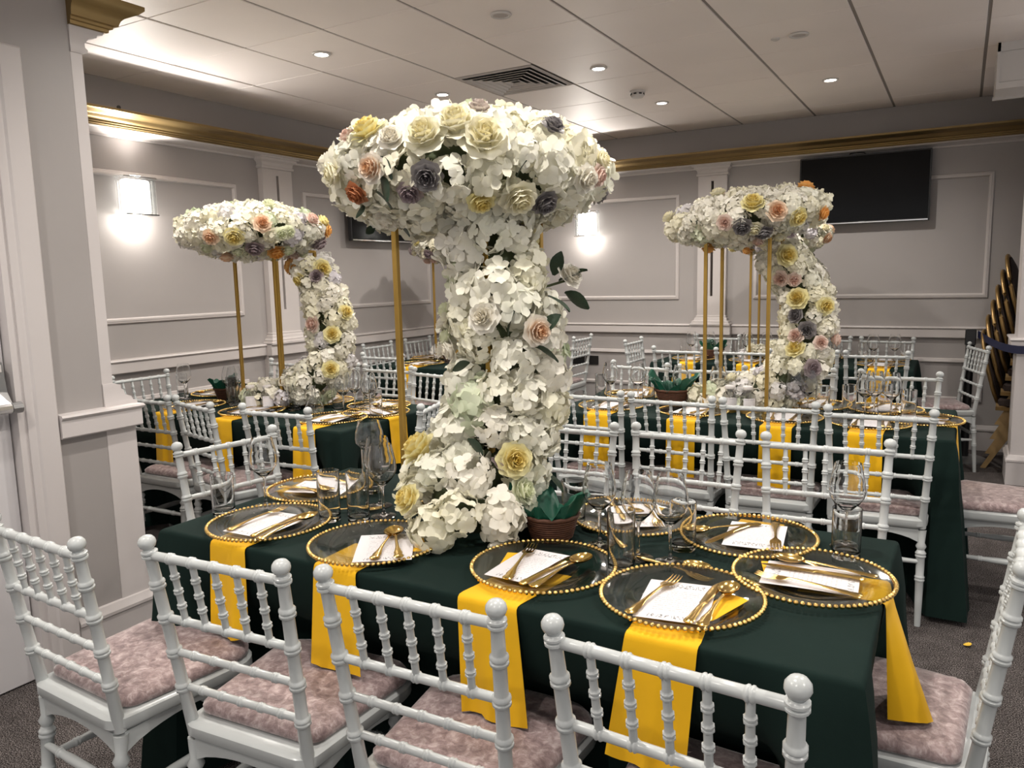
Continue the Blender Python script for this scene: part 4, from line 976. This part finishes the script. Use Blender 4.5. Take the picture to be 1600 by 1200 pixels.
ROSES = {
'T1': [(-1.354, 1.605, 1.824, -0.16, -0.72, 0.68, 0.038, 'yellow'), (-1.438, 1.63, 1.82, -0.33, -0.69, 0.65, 0.026, 'blush'), (-1.244, 1.577, 1.793, 0.07, -0.92, 0.38, 0.029, 'white'), (-1.155, 1.595, 1.793, 0.29, -0.88, 0.38, 0.043, 'cream'), (-1.092, 1.639, 1.818, 0.38, -0.68, 0.63, 0.046, 'cream'), (-1.297, 1.574, 1.745, -0.05, -0.96, -0.28, 0.031, 'peachheart'), (-1.154, 1.601, 1.725, 0.27, -0.81, -0.52, 0.032, 'grey'), (-1.212, 1.608, 1.699, 0.12, -0.68, -0.72, 0.02, 'mauve'), (-1.361, 1.69, 1.652, -0.12, -0.39, -0.91, 0.027, 'white'), (-1.305, 1.898, 1.948, -0.15, -0.34, 0.93, 0.025, 'blush'), (-1.382, 1.61, 1.708, -0.22, -0.72, -0.66, 0.023, 'rust'), (-1.083, 1.739, 1.874, 0.28, -0.33, 0.9, 0.028, 'taupe'), (-1.026, 1.662, 1.785, 0.61, -0.74, 0.28, 0.049, 'cream'), (-1.065, 1.702, 1.679, 0.35, -0.44, -0.83, 0.029, 'yellow'), (-0.993, 1.765, 1.685, 0.49, -0.35, -0.8, 0.04, 'cream'), (-0.961, 1.845, 1.678, 0.52, -0.2, -0.83, 0.03, 'grey'), (-1.101, 1.952, 1.617, 0.2, -0.01, -0.98, 0.036, 'taupe'), (-1.079, 2.025, 1.565, 0.88, 0.47, 0.03, 0.041, 'yellow'), (-0.887, 1.993, 1.737, 0.92, 0.07, -0.38, 0.02, 'blush'), (-0.924, 1.851, 1.824, 0.7, -0.23, 0.68, 0.021, 'grey'), (-0.891, 1.931, 1.728, 0.87, -0.08, -0.48, 0.031, 'white'), (-0.884, 2.023, 1.766, 0.99, 0.15, 0.01, 0.026, 'cream'), (-1.098, 1.808, 1.346, 0.53, -0.84, 0.08, 0.034, 'white'), (-1.051, 1.854, 1.328, 0.85, -0.52, -0.05, 0.034, 'peachheart'), (-1.217, 1.79, 1.273, -0.3, -0.95, -0.1, 0.027, 'white'), (-1.109, 1.83, 1.429, 0.54, -0.8, 0.28, 0.029, 'white'), (-1.281, 1.695, 0.993, -0.17, -0.73, 0.66, 0.045, 'yellow'), (-1.068, 1.795, 0.97, 0.89, -0.45, 0.07, 0.04, 'yellow'), (-1.2, 1.634, 0.859, 0.25, -0.96, 0.07, 0.034, 'yellow'), (-1.067, 1.768, 0.869, 0.96, -0.25, 0.13, 0.034, 'greenish'), (-1.064, 1.915, 0.838, 0.76, 0.23, -0.61, 0.026, 'greenish'), (-1.05, 1.894, 0.781, 0.89, 0.43, -0.18, 0.026, 'greenish'), (-1.09, 1.733, 0.905, 0.84, -0.44, 0.32, 0.025, 'mauve'), (-1.455, 1.616, 1.747, -0.44, -0.86, -0.25, 0.031, 'cream'), (-1.568, 1.69, 1.778, -0.73, -0.68, 0.03, 0.029, 'white')],
'T3': [(-0.85, 3.703, 1.763, 0.26, -0.78, 0.57, 0.044, 'yellow'), (-0.965, 3.678, 1.719, -0.0, -0.93, -0.37, 0.031, 'blush'), (-0.894, 3.699, 1.699, 0.14, -0.72, -0.68, 0.037, 'grey'), (-0.815, 3.764, 1.671, 0.22, -0.43, -0.87, 0.038, 'grey'), (-0.757, 3.737, 1.733, 0.55, -0.84, -0.05, 0.038, 'peach'), (-0.681, 3.815, 1.71, 0.65, -0.55, -0.53, 0.038, 'yellow'), (-0.663, 4.121, 1.825, 0.5, 0.0, 0.87, 0.037, 'orange'), (-1.135, 3.97, 1.627, -0.17, -0.08, -0.98, 0.033, 'orange'), (-0.601, 3.967, 1.714, 0.86, -0.21, -0.46, 0.029, 'orange'), (-0.769, 4.047, 1.541, 0.57, -0.81, -0.1, 0.044, 'yellow'), (-0.778, 4.064, 1.435, -0.19, -0.91, -0.37, 0.033, 'blush'), (-0.696, 4.064, 1.32, -0.03, -0.99, -0.14, 0.044, 'yellow'), (-0.699, 4.059, 1.234, -0.26, -0.96, -0.1, 0.033, 'grey'), (-0.653, 4.044, 1.175, 0.13, -0.96, 0.23, 0.037, 'grey'), (-0.693, 4.038, 1.134, -0.21, -0.93, 0.31, 0.033, 'blush'), (-0.602, 4.054, 1.109, 0.62, -0.78, 0.08, 0.029, 'blush'), (-0.697, 4.02, 1.069, -0.15, -0.97, 0.16, 0.04, 'yellow'), (-0.595, 4.094, 1.287, 0.73, -0.69, -0.03, 0.037, 'yellow'), (-0.629, 4.023, 0.988, 0.53, -0.84, -0.11, 0.037, 'mauve'), (-0.857, 3.865, 1.633, 0.11, -0.2, -0.97, 0.028, 'blush'), (-1.01, 3.997, 0.923, -0.57, -0.03, 0.82, 0.03, 'cream'), (-0.726, 4.06, 1.424, 0.09, -1.0, -0.01, 0.029, 'blush')],
'T2': [(-3.209, 2.767, 1.712, 0.48, -0.68, -0.55, 0.042, 'yellow'), (-3.315, 2.716, 1.712, 0.24, -0.8, -0.55, 0.034, 'peach'), (-3.108, 2.855, 1.755, 0.81, -0.56, 0.19, 0.038, 'peach'), (-3.188, 2.869, 1.662, 0.34, -0.29, -0.89, 0.038, 'mauve'), (-3.165, 2.998, 1.645, 0.32, -0.09, -0.94, 0.039, 'orange'), (-3.131, 3.044, 1.654, 0.4, -0.04, -0.92, 0.031, 'greenish'), (-3.07, 2.937, 1.721, 0.85, -0.32, -0.42, 0.03, 'greenish'), (-3.056, 2.972, 1.728, 0.92, -0.25, -0.31, 0.03, 'greenish'), (-3.057, 3.143, 1.776, 0.84, 0.17, 0.52, 0.035, 'blush'), (-3.083, 3.299, 1.778, 0.3, 0.19, 0.93, 0.036, 'yellow'), (-3.064, 3.321, 1.743, 0.41, 0.3, 0.86, 0.036, 'orange'), (-3.433, 3.062, 1.572, -0.07, -0.05, -1.0, 0.041, 'orange'), (-3.117, 3.252, 1.694, 0.59, 0.35, -0.73, 0.04, 'mauve'), (-3.405, 2.864, 1.627, 0.02, -0.23, -0.97, 0.036, 'peach'), (-3.065, 3.215, 1.531, 0.81, -0.44, 0.39, 0.044, 'yellow'), (-3.165, 3.167, 1.484, -0.27, -0.96, -0.12, 0.036, 'yellow'), (-3.067, 3.188, 1.482, 0.56, -0.76, 0.34, 0.032, 'mauve'), (-2.976, 3.182, 1.171, 0.68, -0.71, 0.19, 0.039, 'yellow'), (-2.956, 3.251, 1.283, 0.94, -0.13, 0.3, 0.035, 'yellow'), (-2.982, 3.154, 0.984, 0.81, -0.57, 0.12, 0.039, 'yellow'), (-3.2, 3.207, 1.612, -0.43, -0.47, 0.77, 0.032, 'blush')],
}
PATHS = {
'T1': [(-1.14, 1.86, 1.58, .095), (-1.12, 1.865, 1.45, .102), (-1.115, 1.89, 1.335, .138), (-1.115, 1.905, 1.24, .138), (-1.115, 1.90, 1.145, .14), (-1.13, 1.885, 1.05, .142), (-1.155, 1.865, .958, .15), (-1.185, 1.82, .88, .165), (-1.19, 1.78, .83, .17), (-1.15, 1.715, .82, .145)],
'T3': [(-0.82, 4.12, 1.55, 0.09), (-0.76, 4.15, 1.47, 0.095), (-0.71, 4.17, 1.38, 0.105), (-0.675, 4.17, 1.29, 0.11), (-0.665, 4.16, 1.2, 0.11), (-0.67, 4.14, 1.1, 0.11), (-0.69, 4.12, 1.0, 0.115), (-0.74, 4.08, 0.92, 0.12), (-0.84, 4.04, 0.86, 0.1), (-0.95, 4.0, 0.835, 0.075), (-1.06, 3.98, 0.825, 0.06), (-1.15, 3.97, 0.82, 0.05)],
'T2': [(-3.16, 3.25, 1.54, 0.09), (-3.12, 3.26, 1.45, 0.095), (-3.09, 3.265, 1.35, 0.105), (-3.06, 3.265, 1.25, 0.11), (-3.05, 3.26, 1.15, 0.11), (-3.055, 3.24, 1.05, 0.11), (-3.075, 3.22, 0.97, 0.115), (-3.13, 3.17, 0.9, 0.115), (-3.24, 3.12, 0.85, 0.09), (-3.36, 3.08, 0.83, 0.07), (-3.47, 3.05, 0.82, 0.055)],
}
MIXB = [('h_white', 9), ('h_cream', 2), ('h_green', .5)]
MIXS = [('h_cream', 7), ('h_white', 4), ('h_lilac', .6), ('h_green', .3), ('blush', .25), ('cream', .3)]
MIXL = [('h_cream', 7), ('h_white', 3), ('h_lilac', 1.6), ('h_green', .6), ('blush', .25), ('greenish', .3)]
back_roses = [(-1.5, 2.29, 1.82, -.5, .75, .4, .04, 'cream'), (-1.2, 2.35, 1.75, .2, .97, 0, .035, 'yellow'), (-.95, 2.2, 1.72, .7, .6, -.2, .03, 'grey'), (-1.63, 2.05, 1.72, -.95, .2, -.2, .03, 'blush'), (-1.1, 2.06, 1.2, .4, .9, 0, .032, 'white')]
lv = [(-0.989, 1.985, 1.445, 0.939, 0.188, 0.325, 0.088), (-0.976, 1.989, 1.413, 0.896, 0.022, -0.564, 0.088), (-1.002, 1.979, 1.463, 0.39, -0.034, 0.932, 0.072), (-0.97, 1.876, 1.407, 0.718, -0.065, -0.461, 0.08), (-0.967, 1.837, 1.316, 0.588, 0.001, 0.433, 0.072), (-0.979, 1.813, 1.275, 0.805, -0.015, -0.463, 0.08), (-1.03, 1.766, 1.309, 0.313, -0.11, 0.736, 0.072), (-1.079, 1.749, 1.319, -0.202, -0.422, 0.651, 0.064), (-1.138, 1.741, 1.234, -0.331, -0.638, -0.236, 0.056), (-1.284, 1.566, 1.765, 0.646, -0.154, -0.756, 0.08), (-1.286, 1.573, 1.72, 0.478, -0.267, -0.85, 0.08), (-1.319, 1.6, 1.684, 0.636, -0.128, -0.558, 0.072), (-1.402, 1.643, 1.665, -0.047, -0.553, -0.738, 0.048), (-1.368, 1.747, 1.614, 0.728, -0.091, -0.659, 0.056), (-1.493, 1.801, 1.62, -0.23, -0.627, -0.535, 0.04), (-0.972, 1.727, 1.706, 0.491, -0.023, 0.633, 0.048), (-1.127, 1.698, 1.034, 0.723, -0.078, -0.56, 0.064), (-0.994, 1.9, 0.907, 0.636, -0.128, -0.558, 0.072)]  # leaves left of the grey front rose stand in for a shadowed region
A1 = arrangement('tall white and cream rose and hydrangea centrepiece on the front table', (-1.275, 1.965), ((-1.275, 1.965, 1.755), (.372, .372, .145)), PATHS['T1'], ROSES['T1'], True, 1, MIXB, .08, back_roses, lv)
# the loose white rosebud on its leafy spray, right of the column
ob('bud_stem', (G().tube([Vector(p) - Vector((-1.275, 1.965, TZ)) for p in ((-1.06, 1.90, 1.42), (-1.0, 1.945, 1.435), (-.96, 1.985, 1.45))], .004, 6), 'stem', 60), A1)
ob('rose', RM['white'], A1, mtx=Matrix.Translation(Vector((-.955, 1.99, 1.462)) - Vector((-1.275, 1.965, TZ))) @ orient((.8, -.2, .5), 1) @ Matrix.Scale(.034, 4))
for k, (x, y, z) in enumerate(((-1.25, 1.79, 1.375), (-1.265, 1.80, 1.335), (-1.245, 1.785, 1.30), (-1.27, 1.80, 1.26))):
    ob('rose', RM['white' if k % 2 else 'greenish'], A1, mtx=Matrix.Translation(Vector((x, y, z)) - Vector((-1.275, 1.965, TZ))) @ orient((-.7, -.5, .4 + .2 * (k % 2)), k) @ Matrix.Scale(.024, 4))
xr2 = [(-.97, 4.42, 1.75, 0, 1, 0, .035, 'yellow'), (-1.3, 4.2, 1.72, -.9, .4, 0, .035, 'peach')]
arrangement('flower centrepiece with orange and grey roses on the right middle table', (-.965, 4.055), ((-.965, 4.055, 1.735), (.375, .375, .115)), PATHS['T3'], ROSES['T3'], False, 2, MIXS, .074, xr2, (), .1)
xr3 = [(-3.42, 3.44, 1.75, 0, 1, 0, .035, 'yellow'), (-3.75, 3.2, 1.72, -.9, .4, 0, .035, 'peach')]
arrangement('flower centrepiece with lilac and orange blooms on the left middle table', (-3.40, 3.205), ((-3.42, 3.07, 1.745), (.375, .375, .13)), PATHS['T2'], ROSES['T2'], False, 3, MIXL, .074, xr3)
def far_arr(label, cx, cy, seed):
    rnd = random.Random(seed); rs = []
    for p in fib(22, .8, -.8):
        rs.append((cx + p.x * .38, cy + p.y * .38, 1.735 + p.z * .12, p.x, p.y, p.z, .036, rnd.choice(['yellow', 'orange', 'peach', 'mauve', 'blush', 'greenish'])))
    src = PATHS['T3']; pt = [(x + .965 + cx, y - 4.055 + cy, z, r) for x, y, z, r in src]
    arrangement(label, (cx, cy), ((cx, cy, 1.735), (.375, .375, .115)), pt, rs, False, seed, MIXS, .08)
far_arr('small distant flower centrepiece on the far left table', -3.93, 5.85, 8)
far_arr('flower centrepiece on the far right table behind the right flowers', -1.27, 6.35, 9)

# ------------------------------------------------------------------ things by the right wall
def stack_chair(k):
    label = 'bronze oval-back banquet chair, ' + ['lowest', 'second', 'third', 'fourth', 'fifth', 'top'][k] + ' in the stack by the right pier'
    e = empty('banquet_chair', (.165 + k * .024, 6.72, k * .109), math.radians(-9), label, 'chair', 'stacked banquet chairs')
    n = 28; ctr = Vector((.06, 0, .715)); ax = Vector((-.10, 0, .41)).normalized(); nrm = Vector((.41, 0, .10)).normalized()
    def ring(rz_, ry_): return [ctr + ax * (rz_ * math.sin(2 * PI * i / n)) + Vector((0, ry_ * math.cos(2 * PI * i / n), 0)) for i in range(n + 1)]
    ob('back_frame', (G().tube(ring(.285, .195), .0135, 8), 'bronze', 60), e)
    R1 = ring(.27, .18)[:-1]
    ob('back_pad', (G().loops([[p - nrm * .014 for p in R1], [p + nrm * .02 for p in R1], [ctr + (p - ctr) * .8 + nrm * .035 for p in R1]]), 'darkpad', 60), e)
    ob('seat', (G().box(.13, .54, -.2, .2, .46, .52, .012), 'darkpad', 0), e)
    ob('seat_frame', (G().box(.12, .55, -.205, .205, .435, .46), 'bronze', 0), e)
    for s in (-1, 1):
        y = s * .185
        ob('rear_leg', (G().loops([[(.045, y - .011, .0), (.08, y - .011, .0), (.08, y + .011, 0), (.045, y + .011, 0)], [(.175, y - .011, .25), (.212, y - .011, .235), (.212, y + .011, .235), (.175, y + .011, .25)], [(.215, y - .011, .44), (.25, y - .011, .44), (.25, y + .011, .44), (.215, y + .011, .44)], [(.12, y - .01, .46), (.12, y - .01, .485), (.12, y + .01, .485), (.12, y + .01, .46)]]), 'oak', 0), e)
        ob('front_leg', (G().tube([(.52, y, .44), (.56, y, 0)], .012, 8), 'oak', 60), e)
for k in range(6): stack_chair(k)
e = empty('barrier_post', (.075, 6.74, 0), 0, 'black retractable barrier post behind the single white chair', 'barrier post')
ob('base', (G().lathe([(.16, 0), (.16, .012), (.13, .025), (.04, .03), (.03, .034)], 28), 'steel', 40), e)
ob('pole', (G().tube([(0, 0, .03), (0, 0, .93)], .03, 16), 'black', 60), e)
ob('head', (G().box(-.036, .036, -.036, .036, .88, 1.0, .006), 'black', 0), e)
ob('belt_slot', (G().box(.036, .042, -.03, .03, .93, .985), 'steel', 0), e)
pts = [(.12 + .30 * t, 6.74 - 1.2 * t, .965 - .045 * math.sin(PI * t)) for t in [k / 10 for k in range(11)]]
tag(ob('barrier_belt', (G().loops([[(x, y, z - .026), (x + .0015, y + .001, z - .026), (x + .0015, y + .001, z + .026), (x, y, z + .026)] for x, y, z in pts]), 'blue', 0)), 'dark blue barrier belt stretched in front of stacked chairs', 'belt')
e2 = empty('barrier_post', (.47, 5.51, 0), 0, 'black barrier post just outside the right edge', 'barrier post')
ob('base', (G().lathe([(.16, 0), (.16, .012), (.13, .025), (.04, .03), (.03, .034)], 28), 'steel', 40), e2)
ob('pole', (G().tube([(0, 0, .03), (0, 0, 1.0)], .03, 16), 'black', 60), e2)
g = G(); petal_patch(g, Vector((0, 0, .004)), Vector((1, .3, 0)), Vector((0, 0, 1)), .03, .014, .006, .004, 4, 4)
g.v += [(a, b, c - .001) for a, b, c in g.v]; n = len(g.v) // 2; g.f += [tuple(reversed([i + n for i in f])) for f in g.f]
tag(ob('fallen_petal', (g, 'petal_y', 180), None, (.073, 3.326, .004)), 'single yellow petal lying on the carpet at right', 'petal')
